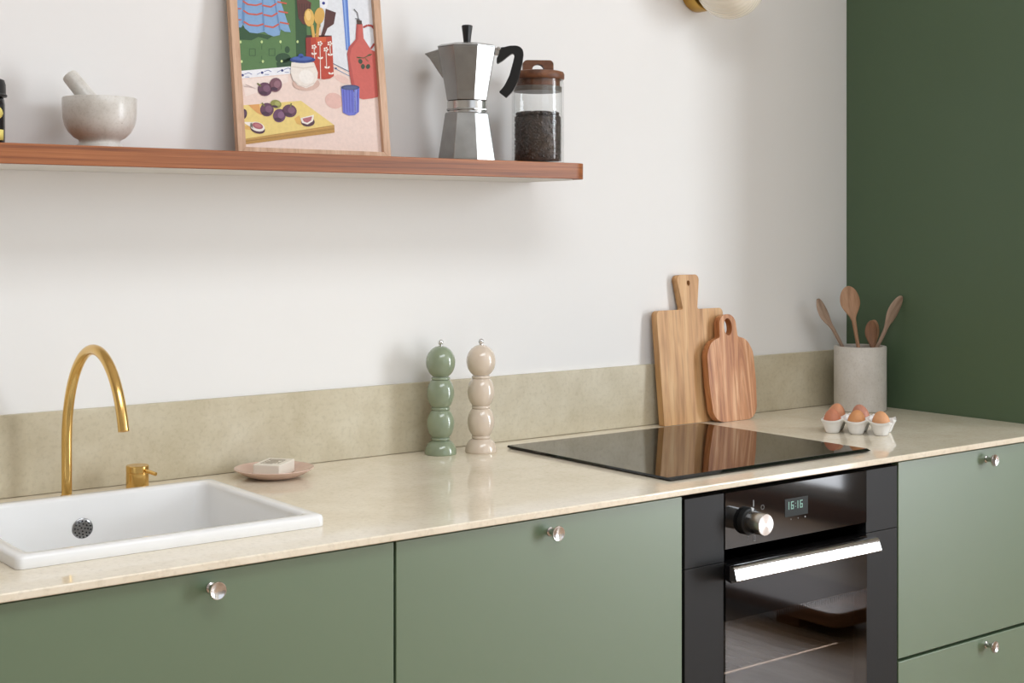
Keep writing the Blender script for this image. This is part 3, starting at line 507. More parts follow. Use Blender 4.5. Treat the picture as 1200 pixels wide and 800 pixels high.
 (8,(244,232,222),[(200.8,214.0),(199.8,180.4),(201.3,180.5),(202.4,214.1)]),
 (8,(244,232,222),[(207.5,214.5),(206.8,213.1),(205.2,212.5),(203.8,212.9),(203.3,214.2),(204.0,215.5),(205.5,216.2),(207.0,215.8)]),
 (8,(244,232,222),[(204.6,211.1),(203.9,209.7),(202.4,209.1),(201.0,209.5),(200.4,210.8),(201.2,212.1),(202.7,212.8),(204.1,212.4)]),
 (8,(244,232,222),[(200.5,212.0),(199.8,210.6),(198.3,210.0),(196.8,210.4),(196.3,211.7),(197.0,213.0),(198.5,213.7),(200.0,213.3)]),
 (8,(244,232,222),[(200.8,216.0),(200.1,214.6),(198.6,213.9),(197.1,214.4),(196.6,215.6),(197.3,217.0),(198.8,217.7),(200.3,217.2)]),
 (8,(244,232,222),[(205.1,217.5),(204.4,216.2),(202.9,215.5),(201.4,215.9),(200.9,217.2),(201.6,218.6),(203.2,219.2),(204.6,218.8)]),
 (8,(244,232,222),[(210.3,226.5),(210.2,206.3),(211.8,206.5),(211.8,226.7)]),
 (8,(244,232,222),[(216.9,227.0),(216.2,225.7),(214.7,225.0),(213.2,225.4),(212.7,226.7),(213.4,228.1),(215.0,228.7),(216.4,228.3)]),
 (8,(244,232,222),[(214.0,223.6),(213.3,222.2),(211.8,221.6),(210.4,222.0),(209.9,223.3),(210.6,224.6),(212.1,225.3),(213.5,224.9)]),
 (8,(244,232,222),[(209.9,224.5),(209.2,223.1),(207.7,222.5),(206.2,222.9),(205.7,224.2),(206.4,225.5),(207.9,226.2),(209.4,225.8)]),
 (8,(244,232,222),[(210.2,228.5),(209.5,227.1),(208.0,226.5),(206.5,226.9),(206.0,228.1),(206.7,229.5),(208.2,230.2),(209.7,229.8)]),
 (8,(244,232,222),[(214.5,230.1),(213.8,228.7),(212.3,228.0),(210.9,228.5),(210.3,229.7),(211.1,231.1),(212.6,231.8),(214.0,231.3)]),
 (8,(244,232,222),[(174.9,216.9),(174.7,193.6),(176.2,193.8),(176.4,217.1)]),
 (8,(244,232,222),[(181.5,217.5),(180.8,216.1),(179.3,215.5),(177.8,215.9),(177.3,217.2),(178.0,218.5),(179.5,219.2),(181.0,218.8)]),
 (8,(244,232,222),[(178.6,214.1),(177.9,212.7),(176.4,212.1),(175.0,212.5),(174.5,213.8),(175.2,215.1),(176.7,215.8),(178.1,215.4)]),
 (8,(244,232,222),[(174.5,215.0),(173.8,213.6),(172.4,213.0),(170.9,213.4),(170.4,214.7),(171.1,216.0),(172.6,216.7),(174.0,216.2)]),
 (8,(244,232,222),[(174.8,218.9),(174.1,217.6),(172.6,216.9),(171.2,217.4),(170.7,218.6),(171.4,220.0),(172.9,220.6),(174.3,220.2)]),
 (8,(244,232,222),[(179.1,220.5),(178.4,219.1),(176.9,218.5),(175.5,218.9),(175.0,220.2),(175.7,221.5),(177.2,222.2),(178.6,221.8)]),
 (8,(244,232,222),[(187.7,194.5),(186.5,193.9),(184.7,194.0),(183.0,195.0),(182.2,196.3),(182.5,197.6),(183.7,198.2),(185.5,198.0),(187.1,197.1),(188.0,195.7)]),
 (8,(244,232,222),[(194.0,198.4),(194.1,197.2),(193.0,195.7),(191.2,194.5),(189.4,194.1),(188.2,194.5),(188.1,195.8),(189.2,197.2),(191.0,198.4),(192.8,198.9)]),
 (8,(244,232,222),[(209.9,202.9),(208.7,202.2),(206.8,202.4),(205.2,203.3),(204.4,204.7),(204.6,205.9),(205.9,206.6),(207.7,206.4),(209.3,205.5),(210.2,204.1)]),
 (8,(244,232,222),[(216.3,206.8),(216.4,205.6),(215.3,204.1),(213.5,202.9),(211.6,202.4),(210.4,202.9),(210.3,204.1),(211.4,205.6),(213.2,206.8),(215.1,207.3)]),
 (8,(244,232,222),[(201.4,177.1),(200.1,176.4),(198.3,176.6),(196.7,177.6),(195.8,178.9),(196.1,180.2),(197.4,180.8),(199.2,180.6),(200.8,179.7),(201.7,178.3)]),
 (8,(244,232,222),[(207.7,181.0),(207.8,179.8),(206.7,178.3),(204.9,177.1),(203.1,176.6),(201.9,177.1),(201.8,178.3),(202.9,179.8),(204.7,181.0),(206.5,181.5)]),
 (8,(244,232,222),[(174.3,201.9),(173.1,201.2),(171.3,201.4),(169.7,202.3),(168.8,203.7),(169.1,204.9),(170.3,205.6),(172.1,205.4),(173.7,204.4),(174.6,203.1)]),
 (8,(244,232,222),[(180.5,205.8),(180.6,204.6),(179.6,203.1),(177.8,201.9),(176.0,201.4),(174.8,201.9),(174.7,203.1),(175.8,204.6),(177.5,205.8),(179.4,206.2)]),
 (8,(244,232,222),[(209.0,165.9),(207.7,165.2),(205.9,165.4),(204.3,166.4),(203.4,167.7),(203.7,169.0),(205.0,169.6),(206.8,169.4),(208.4,168.5),(209.3,167.1)]),
 (8,(244,232,222),[(215.4,169.8),(215.4,168.6),(214.4,167.1),(212.6,165.9),(210.7,165.4),(209.5,165.9),(209.4,167.1),(210.5,168.6),(212.3,169.8),(214.2,170.2)]),
 (6,(214,180,165),[(183.4,145.9),(181.3,141.2),(175.8,136.9),(167.7,133.4),(157.9,131.3),(147.6,130.7),(138.2,131.7),(130.6,134.1),(125.8,137.8),(124.4,142.2),(126.4,146.8),(131.8,151.1),(139.8,154.6),(149.5,156.8),(159.8,157.5),(169.4,156.5),(177.1,154.1),(182.0,150.4)]),
 (8,(236,226,216),[(124.6,183.3),(173.4,186.8),(180.4,167.3),(178.4,153.9),(168.3,141.6),(153.0,134.9),(135.1,139.6),(124.9,150.4),(121.4,165.0)]),
 (9,(242,235,227),[(170.0,153.2),(167.0,149.1),(162.5,145.9),(157.1,144.2),(151.4,144.0),(146.2,145.4),(141.9,148.3),(139.2,152.2),(138.3,156.8),(139.5,161.4),(142.4,165.5),(146.8,168.7),(152.2,170.5),(157.9,170.7),(163.2,169.3),(167.5,166.4),(170.2,162.5),(171.1,157.9)]),
 (9,(214,200,188),[(124.7,174.3),(148.3,172.6),(148.7,174.3),(125.1,175.9)]),
 (9,(214,200,188),[(148.6,172.6),(172.9,177.7),(172.7,179.3),(148.4,174.3)]),
 (9,(220,206,196),[(127.8,146.8),(138.2,139.2),(139.3,140.4),(128.9,148.0)]),
 (9,(220,206,196),[(138.5,139.1),(153.0,136.7),(153.5,138.1),(139.0,140.5)]),
 (9,(220,206,196),[(153.6,136.8),(170.8,146.1),(170.1,147.4),(152.9,138.0)]),
 (9,(44,66,130),[(176.6,192.1),(174.7,189.7),(169.7,187.3),(162.2,185.3),(153.1,183.8),(143.5,183.1),(134.6,183.3),(127.4,184.2),(122.8,185.9),(121.3,188.0),(123.1,190.4),(128.0,192.7),(135.4,194.8),(144.4,196.2),(154.0,197.0),(163.1,196.8),(170.4,195.9),(175.1,194.2)]),
 (10,(70,98,170),[(170.3,194.1),(168.8,192.6),(164.8,191.0),(158.9,189.7),(151.6,188.6),(143.9,188.1),(136.7,188.1),(130.9,188.6),(127.2,189.5),(126.0,190.8),(127.4,192.4),(131.3,193.9),(137.2,195.2),(144.5,196.3),(152.2,196.9),(159.4,196.9),(165.2,196.4),(169.0,195.4)]),
 (10,(56,84,160),[(151.5,197.7),(151.1,196.2),(149.9,194.9),(148.3,193.9),(146.3,193.2),(144.3,193.1),(142.4,193.4),(140.9,194.2),(140.0,195.4),(139.7,196.8),(140.2,198.3),(141.3,199.6),(142.9,200.6),(144.9,201.3),(146.9,201.4),(148.8,201.1),(150.3,200.3),(151.3,199.1)]),
 (2,(226,184,172),[(231.2,107.5),(227.3,103.1),(221.6,100.1),(214.9,98.7),(208.0,99.3),(201.6,101.6),(196.7,105.5),(193.7,110.4),(193.0,115.8),(194.7,121.0),(198.6,125.4),(204.2,128.5),(210.9,129.9),(217.8,129.4),(224.2,127.0),(229.2,123.2),(232.3,118.2),(233.0,112.8)]),
 (2,(230,196,184),[(252.0,151.5),(249.7,149.7),(245.7,148.9),(240.3,149.1),(234.4,150.3),(228.6,152.4),(223.6,155.1),(219.9,158.1),(218.2,161.1),(218.4,163.6),(220.7,165.4),(224.7,166.3),(230.0,166.1),(235.9,164.9),(241.7,162.8),(246.8,160.1),(250.5,157.0),(252.3,154.1)]),
 (2,(240,222,212),[(18.3,143.5),(116.4,158.1),(115.5,144.9),(24.8,111.9)]),
 (2,(214,190,184),[(25.9,133.7),(46.4,126.9),(47.2,128.4),(26.7,135.2)]),
 (2,(214,190,184),[(22.4,130.2),(43.2,128.2),(43.6,129.8),(22.8,131.8)]),
 (3,(232,206,126),[(15.0,48.8),(15.0,94.6),(140.3,110.3),(209.3,66.6),(15.3,31.7)]),
 (4,(186,142,72),[(15.3,31.7),(209.3,66.6),(209.1,51.6),(15.5,21.4)]),
 (5,(160,120,60),[(15.9,26.3),(208.7,58.4),(208.6,59.8),(15.8,27.6)]),
 (5,(206,164,92),[(16.1,29.5),(207.2,62.5),(207.1,63.8),(16.0,30.8)]),
 (4,(220,160,92),[(29.0,96.1),(51.9,98.9),(55.7,78.2),(45.5,82.5)]),
 (4,(222,176,96),[(123.2,75.0),(134.6,82.1),(138.6,62.6),(127.9,65.4)]),
 (4,(222,176,96),[(16.0,55.6),(31.7,57.9),(34.5,48.4),(17.4,50.8)]),
 (6,(120,78,90),[(100.9,135.1),(98.4,130.6),(94.7,126.9),(90.2,124.4),(85.5,123.6),(81.1,124.4),(77.5,126.8),(75.2,130.5),(74.5,135.0),(75.3,139.8),(77.8,144.3),(81.4,148.1),(85.9,150.5),(90.6,151.4),(95.1,150.5),(98.7,148.1),(101.0,144.5),(101.8,139.9)]),
 (7,(146,104,116),[(97.9,137.9),(96.7,135.6),(94.9,133.8),(92.6,132.5),(90.2,132.1),(88.0,132.5),(86.2,133.7),(85.1,135.6),(84.7,137.8),(85.1,140.2),(86.4,142.5),(88.2,144.4),(90.4,145.6),(92.8,146.0),(95.0,145.6),(96.8,144.4),(98.0,142.6),(98.4,140.3)]),
 (7,(72,42,62),[(92.0,128.9),(91.3,127.8),(89.8,126.9),(87.7,126.3),(85.2,126.1),(82.7,126.4),(80.5,127.0),(78.8,128.0),(77.8,129.2),(77.7,130.4),(78.4,131.5),(79.9,132.4),(82.0,133.0),(84.5,133.2),(87.0,132.9),(89.2,132.3),(90.9,131.3),(91.9,130.2)]),
 (6,(98,60,82),[(79.6,125.2),(77.2,121.0),(73.3,117.7),(68.5,115.5),(63.3,114.9),(58.3,115.9),(54.2,118.3),(51.4,121.8),(50.3,126.1),(51.0,130.6),(53.4,134.8),(57.2,138.2),(62.0,140.4),(67.2,141.0),(72.2,140.1),(76.3,137.7),(79.2,134.1),(80.3,129.8)]),
 (7,(124,86,108),[(76.3,128.1),(75.1,126.0),(73.1,124.3),(70.7,123.3),(68.1,122.9),(65.6,123.4),(63.6,124.6),(62.2,126.4),(61.6,128.6),(61.9,130.8),(63.2,132.9),(65.1,134.6),(67.5,135.7),(70.1,136.0),(72.6,135.5),(74.7,134.3),(76.1,132.6),(76.6,130.4)]),
 (7,(72,42,62),[(69.8,119.8),(69.0,118.7),(67.4,117.9),(65.1,117.4),(62.3,117.3),(59.5,117.6),(57.0,118.2),(55.1,119.2),(53.9,120.3),(53.7,121.5),(54.5,122.5),(56.1,123.3),(58.4,123.8),(61.2,124.0),(64.0,123.7),(66.5,123.0),(68.5,122.1),(69.6,120.9)]),
 (7,(120,120,60),[(58.6,134.2),(51.1,139.4),(49.2,137.2),(56.7,132.1)]),
 (6,(72,42,62),[(24.8,76.4),(23.2,73.0),(20.8,70.2),(18.0,68.4),(15.2,67.6),(15.0,67.6),(15.0,86.2),(16.8,87.5),(19.7,88.2),(22.2,87.7),(24.2,86.0),(25.4,83.3),(25.6,80.0)]),
 (7,(98,68,88),[(23.2,78.3),(22.3,76.6),(21.1,75.2),(19.8,74.3),(18.3,73.9),(17.1,74.2),(16.1,75.0),(15.5,76.4),(15.4,78.0),(15.8,79.8),(16.6,81.5),(17.8,82.9),(19.1,83.9),(20.6,84.2),(21.9,84.0),(22.9,83.1),(23.4,81.8),(23.5,80.1)]),
 (7,(72,42,62),[(19.7,71.7),(19.2,70.8),(18.3,70.1),(17.0,69.7),(15.6,69.5),(15.0,69.6),(15.0,74.7),(15.4,74.8),(16.9,74.6),(18.2,74.1),(19.1,73.4),(19.7,72.6)]),
 (6,(140,140,70),[(97.5,98.7),(95.8,96.0),(93.0,94.0),(89.5,92.8),(85.5,92.6),(81.7,93.3),(78.4,95.0),(76.2,97.3),(75.1,100.1),(75.4,102.9),(77.1,105.5),(79.8,107.6),(83.4,108.8),(87.3,109.0),(91.2,108.3),(94.4,106.7),(96.7,104.3),(97.8,101.5)]),
 (7,(166,166,96),[(94.9,100.7),(94.1,99.4),(92.7,98.4),(90.9,97.8),(88.9,97.6),(87.0,98.0),(85.4,98.8),(84.2,100.0),(83.7,101.4),(83.9,102.8),(84.7,104.1),(86.1,105.2),(87.9,105.8),(89.8,105.9),(91.8,105.5),(93.4,104.7),(94.5,103.5),(95.1,102.1)]),
 (7,(72,42,62),[(90.0,95.5),(89.5,94.9),(88.2,94.4),(86.4,94.1),(84.4,94.1),(82.2,94.3),(80.2,94.8),(78.7,95.4),(77.8,96.1),(77.6,96.9),(78.1,97.5),(79.4,98.0),(81.1,98.3),(83.2,98.3),(85.4,98.1),(87.4,97.6),(88.9,97.0),(89.8,96.3)]),
 (6,(98,60,82),[(80.5,86.6),(78.1,82.4),(74.4,79.0),(69.8,76.9),(64.9,76.3),(60.2,77.2),(56.4,79.6),(53.9,83.1),(52.9,87.4),(53.6,91.9),(56.0,96.1),(59.6,99.4),(64.2,101.6),(69.1,102.2),(73.8,101.3),(77.7,99.0),(80.3,95.4),(81.3,91.1)]),
 (7,(124,86,108),[(77.4,89.4),(76.2,87.3),(74.4,85.6),(72.1,84.6),(69.6,84.2),(67.3,84.7),(65.3,85.9),(64.0,87.7),(63.6,89.8),(63.9,92.1),(65.1,94.1),(67.0,95.8),(69.2,96.9),(71.7,97.2),(74.1,96.8),(76.0,95.6),(77.3,93.8),(77.8,91.7)]),
 (7,(72,42,62),[(71.3,81.1),(70.5,80.1),(69.0,79.3),(66.8,78.8),(64.2,78.7),(61.6,79.0),(59.2,79.6),(57.4,80.6),(56.3,81.7),(56.1,82.8),(56.9,83.9),(58.4,84.7),(60.6,85.2),(63.2,85.3),(65.8,85.0),(68.2,84.4),(70.1,83.4),(71.1,82.3)]),
 (7,(120,120,60),[(63.3,96.3),(58.5,102.5),(56.1,100.8),(61.0,94.6)]),
 (6,(98,60,82),[(128.9,86.4),(126.5,82.4),(122.7,79.3),(117.8,77.4),(112.5,76.9),(107.5,77.9),(103.2,80.3),(100.3,83.7),(99.1,87.8),(99.7,92.1),(102.1,96.0),(105.9,99.1),(110.7,101.1),(116.0,101.6),(121.1,100.6),(125.4,98.3),(128.3,94.8),(129.5,90.7)]),
 (7,(124,86,108),[(125.5,89.2),(124.3,87.3),(122.4,85.7),(120.0,84.7),(117.3,84.5),(114.8,85.0),(112.7,86.2),(111.2,87.9),(110.6,89.9),(110.9,92.1),(112.1,94.1),(114.0,95.6),(116.4,96.6),(119.1,96.9),(121.6,96.4),(123.8,95.2),(125.2,93.5),(125.8,91.4)]),
 (7,(72,42,62),[(119.0,81.4),(118.2,80.4),(116.5,79.7),(114.1,79.2),(111.4,79.2),(108.5,79.5),(105.9,80.2),(103.9,81.1),(102.7,82.2),(102.5,83.3),(103.3,84.2),(105.0,85.0),(107.3,85.4),(110.1,85.5),(112.9,85.2),(115.5,84.5),(117.5,83.6),(118.7,82.5)]),
 (7,(120,120,60),[(118.0,96.5),(120.3,104.0),(117.5,104.4),(115.2,96.9)]),
 (6,(104,66,96),[(104.8,76.7),(102.5,72.4),(98.9,69.0),(94.5,66.9),(89.8,66.2),(85.3,67.1),(81.7,69.4),(79.4,72.9),(78.5,77.2),(79.3,81.7),(81.7,85.9),(85.2,89.3),(89.6,91.5),(94.4,92.2),(98.8,91.3),(102.4,89.0),(104.8,85.5),(105.6,81.2)]),
 (7,(130,92,122),[(101.9,79.4),(100.7,77.3),(98.9,75.6),(96.7,74.5),(94.3,74.1),(92.1,74.6),(90.3,75.8),(89.1,77.5),(88.7,79.7),(89.1,81.9),(90.3,84.0),(92.1,85.7),(94.3,86.8),(96.7,87.2),(98.9,86.7),(100.7,85.6),(101.9,83.8),(102.3,81.7)]),
 (7,(72,42,62),[(96.1,71.1),(95.3,70.0),(93.8,69.2),(91.7,68.7),(89.3,68.6),(86.8,68.9),(84.6,69.5),(82.8,70.5),(81.8,71.6),(81.7,72.7),(82.4,73.8),(83.9,74.6),(86.0,75.1),(88.5,75.2),(90.9,74.9),(93.2,74.3),(94.9,73.3),(95.9,72.2)]),
 (6,(84,52,64),[(59.9,48.2),(57.8,45.5),(54.2,43.6),(49.5,42.7),(44.3,43.0),(39.2,44.3),(34.8,46.6),(31.7,49.5),(30.3,52.7),(30.6,55.9),(32.7,58.5),(36.2,60.4),(40.9,61.3),(46.1,61.1),(51.2,59.8),(55.6,57.5),(58.8,54.6),(60.3,51.4)]),
 (7,(240,232,222),[(59.3,52.2),(57.3,49.6),(53.7,47.8),(49.0,47.0),(43.8,47.3),(38.7,48.6),(34.3,50.8),(31.2,53.7),(29.7,56.8),(30.0,59.8),(32.0,62.4),(35.6,64.2),(40.2,65.0),(45.4,64.8),(50.5,63.5),(54.9,61.3),(58.1,58.4),(59.6,55.3)]),
 (7,(240,232,222),[(15.0,63.4),(15.0,63.5),(33.8,64.3),(36.5,51.7)]),
 (8,(170,96,104),[(56.2,54.9),(54.8,53.2),(52.2,52.0),(48.9,51.5),(45.1,51.7),(41.5,52.6),(38.3,54.2),(36.0,56.2),(34.8,58.3),(35.0,60.4),(36.4,62.2),(39.0,63.4),(42.3,63.9),(46.0,63.7),(49.7,62.7),(52.9,61.1),(55.2,59.2),(56.4,57.0)]),
 (9,(190,120,122),[(52.1,56.0),(51.3,55.0),(49.8,54.4),(47.7,54.1),(45.4,54.3),(43.2,54.9),(41.2,55.8),(39.8,57.0),(39.0,58.2),(39.1,59.4),(39.9,60.3),(41.4,61.0),(43.4,61.2),(45.7,61.0),(48.0,60.4),(50.0,59.5),(51.4,58.4),(52.2,57.1)]),
 (6,(84,52,64),[(166.7,70.5),(165.6,67.3),(162.8,64.5),(158.7,62.3),(153.9,61.0),(148.8,60.8),(144.0,61.6),(140.3,63.5),(137.9,66.1),(137.3,69.1),(138.4,72.2),(141.1,75.1),(145.2,77.3),(150.0,78.6),(155.2,78.8),(159.9,78.0),(163.7,76.2),(166.0,73.5)]),
 (7,(240,232,222),[(136.0,76.4),(165.9,84.4),(163.1,71.9),(150.7,64.8),(139.0,67.6)]),
 (8,(178,106,112),[(140.5,75.8),(162.0,81.0),(158.6,72.6),(150.0,68.1),(142.8,70.2)]),
 (5,(203,98,88),[(274.8,271.1),(288.5,272.3),(289.1,243.1),(304.1,222.0),(314.0,218.4),(314.0,128.0),(298.1,123.3),(278.4,120.5),(261.2,123.7),(253.6,148.6),(250.2,178.8),(248.7,209.2),(253.6,223.2),(270.4,239.9)]),
 (6,(182,80,74),[(274.8,271.1),(278.7,271.4),(276.2,240.4),(259.2,220.2),(254.0,202.8),(258.5,162.5),(265.1,124.0),(261.2,123.7),(253.6,148.6),(250.2,178.8),(248.7,209.2),(253.6,223.2),(270.4,239.9)]),
 (6,(74,54,44),[(275.5,279.7),(287.1,279.0),(287.5,271.3),(275.7,270.3)]),
 (6,(110,110,112),[(281.4,280.4),(279.6,294.0),(277.4,293.4),(279.3,279.9)]),
 (6,(110,110,112),[(279.4,294.4),(272.1,301.5),(270.4,300.0),(277.7,293.0)]),
 (6,(90,90,92),[(272.4,281.2),(283.0,279.6),(283.6,281.2),(273.0,282.8)]),
 (5,(176,72,66),[(290.9,263.8),(301.1,269.0),(299.2,272.5),(289.0,267.3)]),
 (5,(176,72,66),[(299.8,268.6),(309.6,268.7),(310.4,272.8),(300.6,272.8)]),
 (5,(176,72,66),[(308.0,269.3),(313.4,262.9),(314.0,263.3),(314.0,269.8),(312.0,272.2)]),
 (5,(176,72,66),[(306.0,222.9),(314.0,233.0),(314.0,234.3),(311.3,235.7),(302.5,224.7)]),
 (7,(58,72,52),[(282.1,197.8),(282.4,196.1),(282.1,194.4),(281.3,192.9),(280.0,191.8),(278.4,191.2),(276.7,191.2),(275.2,191.7),(273.9,192.9),(273.1,194.4),(272.8,196.1),(273.1,197.8),(273.9,199.3),(275.2,200.4),(276.8,201.0),(278.5,201.0),(280.0,200.4),(281.3,199.3)]),
 (7,(58,72,52),[(287.4,186.5),(286.9,184.8),(286.0,183.2),(284.6,181.9),(283.1,181.2),(281.4,181.1),(279.9,181.6),(278.8,182.7),(278.1,184.1),(278.0,185.9),(278.4,187.7),(279.3,189.3),(280.7,190.5),(282.2,191.2),(283.9,191.3),(285.4,190.8),(286.5,189.8),(287.2,188.3)]),
 (7,(58,72,52),[(298.8,185.9),(297.7,184.3),(296.2,183.0),(294.5,182.2),(292.8,181.9),(291.3,182.3),(290.2,183.3),(289.6,184.7),(289.5,186.4),(290.1,188.1),(291.2,189.8),(292.7,191.1),(294.3,191.9),(296.0,192.1),(297.6,191.8),(298.7,190.8),(299.3,189.4),(299.3,187.7)]),
 (7,(86,84,56),[(269.3,203.2),(284.8,202.7),(285.2,204.2),(269.7,204.8)]),
 (7,(86,84,56),[(285.3,202.8),(305.6,212.0),(305.0,213.4),(284.7,204.1)]),
 (7,(100,112,70),[(280.1,203.6),(279.7,203.0),(278.8,202.6),(277.5,202.2),(275.9,202.1),(274.2,202.1),(272.6,202.2),(271.4,202.6),(270.7,203.1),(270.5,203.6),(270.8,204.1),(271.8,204.6),(273.1,204.9),(274.7,205.1),(276.4,205.1),(277.9,204.9),(279.2,204.6),(279.9,204.1)]),
 (7,(100,112,70),[(304.2,212.3),(304.1,211.6),(303.4,210.8),(302.2,210.0),(300.6,209.2),(298.9,208.6),(297.2,208.3),(295.7,208.1),(294.7,208.3),(294.3,208.8),(294.4,209.4),(295.1,210.2),(296.3,211.0),(297.9,211.8),(299.6,212.4),(301.3,212.8),(302.8,212.9),(303.8,212.7)]),
 (7,(150,100,70),[(296.1,196.9),(295.4,196.8),(294.3,197.1),(293.1,197.8),(291.8,198.9),(290.6,200.2),(289.6,201.5),(289.0,202.7),(288.8,203.7),(289.1,204.3),(289.8,204.4),(290.8,204.1),(292.1,203.4),(293.4,202.3),(294.6,201.0),(295.6,199.7),(296.2,198.5),(296.3,197.5)]),
 (6,(112,118,205),[(230.1,141.3),(271.5,143.8),(266.7,95.3),(256.5,88.1),(243.0,86.6),(230.1,91.8)]),
 (7,(86,92,182),[(233.7,137.2),(233.0,91.9),(234.8,92.1),(235.4,137.4)]),
 (7,(86,92,182),[(240.2,137.6),(239.0,92.2),(240.7,92.4),(241.9,137.8)]),
 (7,(86,92,182),[(246.7,138.1),(244.9,92.5),(246.6,92.6),(248.5,138.2)]),
 (7,(86,92,182),[(253.3,138.5),(250.9,92.8),(252.6,92.9),(255.0,138.6)]),
 (7,(86,92,182),[(259.8,138.9),(256.8,93.1),(258.6,93.2),(261.6,139.0)]),
 (7,(86,92,182),[(266.4,139.3),(262.8,93.4),(264.6,93.5),(268.2,139.4)]),
 (7,(150,158,226),[(258.6,138.8),(264.4,139.1),(259.9,95.0),(256.0,93.1)]),
 (8,(62,72,116),[(271.5,143.8),(270.1,142.0),(266.4,140.2),(260.7,138.8),(253.8,137.7),(246.6,137.3),(239.9,137.5),(234.5,138.3),(231.0,139.6),(229.9,141.3),(231.3,143.1),(235.0,144.8),(240.6,146.3),(247.4,147.3),(254.6,147.8),(261.4,147.6),(266.9,146.8),(270.4,145.5)]),
 (9,(84,96,140),[(267.2,142.7),(266.1,141.5),(263.1,140.3),(258.6,139.2),(253.2,138.5),(247.4,138.2),(242.1,138.2),(237.7,138.7),(234.9,139.6),(234.0,140.7),(235.1,141.9),(238.1,143.1),(242.5,144.1),(247.9,144.8),(253.7,145.2),(259.1,145.1),(263.5,144.6),(266.3,143.8)]),
]

# ------------------------------------------------------------------ room
XL, YB = -2.8, WALL
struct('floor', box(B(), XL-.1, XR+.1, YF-.1, YB+.1, -0.1, 0.0), 'floor', smooth=False)
bm = B()
for q in ((XL-.1, XR+.1, YF-.1, SKY_Y0), (XL-.1, XR+.1, SKY_Y1, YB+.1), (XL-.1, SKY_X0, SKY_Y0, SKY_Y1), (SKY_X1, XR+.1, SKY_Y0, SKY_Y1)): box(bm, *q, ZC, ZC+.1)
struct('ceiling', bm, 'ceil', smooth=False)
struct('wall_back', box(B(), XL-.1, XR+.1, YB, YB+.1, 0.0, ZC), 'wall', smooth=False)
struct('wall_left', box(B(), XL-.1, XL, YF, YB, 0.0, ZC), 'greywall', smooth=False)
def wall_hole(a0, a1, b0, b1, w):   # rectangle a0..a1 x 0..ZC with window b0..b1 x w[0]..w[1], as four boxes
    return ((a0, a1, 0.0, w[0]), (a0, a1, w[1], ZC), (a0, b0, w[0], w[1]), (b1, a1, w[0], w[1]))
bm = B()
for y0, y1, z0, z1 in wall_hole(YF, YB, WIN1_Y0, WIN1_Y1, (WIN1_Z0, WIN1_Z1)): box(bm, XR, XR+.1, y0, y1, z0, z1)
struct('wall_right', bm, 'greywall', smooth=False)
bm = B()
for x0, x1, z0, z1 in wall_hole(XL-.1, XR+.1, WIN2_X0, WIN2_X1, (WIN2_Z0, WIN2_Z1)): box(bm, x0, x1, YF-.1, YF, z0, z1)
struct('wall_front', bm, 'greywall', smooth=False)
struct('baseboard_right', box(B(), XR-.018, XR, YF, YB-.001, 0.0, 0.085), 'skirting', bevel=0.006)
def win_frame(name, horiz, a0, a1, z0, z1, d0, d1, mull):
    bm = B(); t = 0.05
    def bb(p0, p1, q0, q1):
        if horiz: box(bm, p0, p1, d0, d1, q0, q1)
        else: box(bm, d0, d1, p0, p1, q0, q1)
    bb(a0, a1, z0, z0+t); bb(a0, a1, z1-t, z1); bb(a0, a0+t, z0+t, z1-t); bb(a1-t, a1, z0+t, z1-t)
    for k in range(1, mull):
        c = a0+(a1-a0)*k/mull; bb(c-.02, c+.02, z0+t, z1-t)
    return struct(name, bm, 'wall', smooth=False)
win_frame('window_1', False, WIN1_Y0, WIN1_Y1, WIN1_Z0, WIN1_Z1, XR+.02, XR+.05, 1)
bx = struct('trim_1', box(B(), XR+.02, XR+.05, WIN1_Y0+.05, WIN1_Y1-.05, WIN1_ZM-.03, WIN1_ZM+.03), 'wall', smooth=False)
win_frame('fill_window', True, WIN2_X0, WIN2_X1, WIN2_Z0, WIN2_Z1, YF-.05, YF-.02, 2)  # frame for the added fill light

t = thing('bench', 'low dark wooden bench seen only as a reflection in the oven glass', 'bench', (2.5, -1.86, 0))
bm = B(); slab(bm, rounded([(0, 0), (0, -1.7), (.36, -1.7), (.36, 0)], .05), .050, 'XY', at=.040); obj('seat', bm, 'skirting', t, bevel=.012)
for y in (-.25, -1.45): obj('foot', box(B(), .04, .32, y-.05, y+.05, 0, .040), 'skirting', t, smooth=False)

bm = B(); t_ = .05
for q in ((SKY_X0, SKY_X1, SKY_Y0, SKY_Y0+t_), (SKY_X0, SKY_X1, SKY_Y1-t_, SKY_Y1), (SKY_X0, SKY_X0+t_, SKY_Y0+t_, SKY_Y1-t_), (SKY_X1-t_, SKY_X1, SKY_Y0+t_, SKY_Y1-t_)): box(bm, *q, ZC+.02, ZC+.05)
struct('window_3', bm, 'wall', smooth=False)

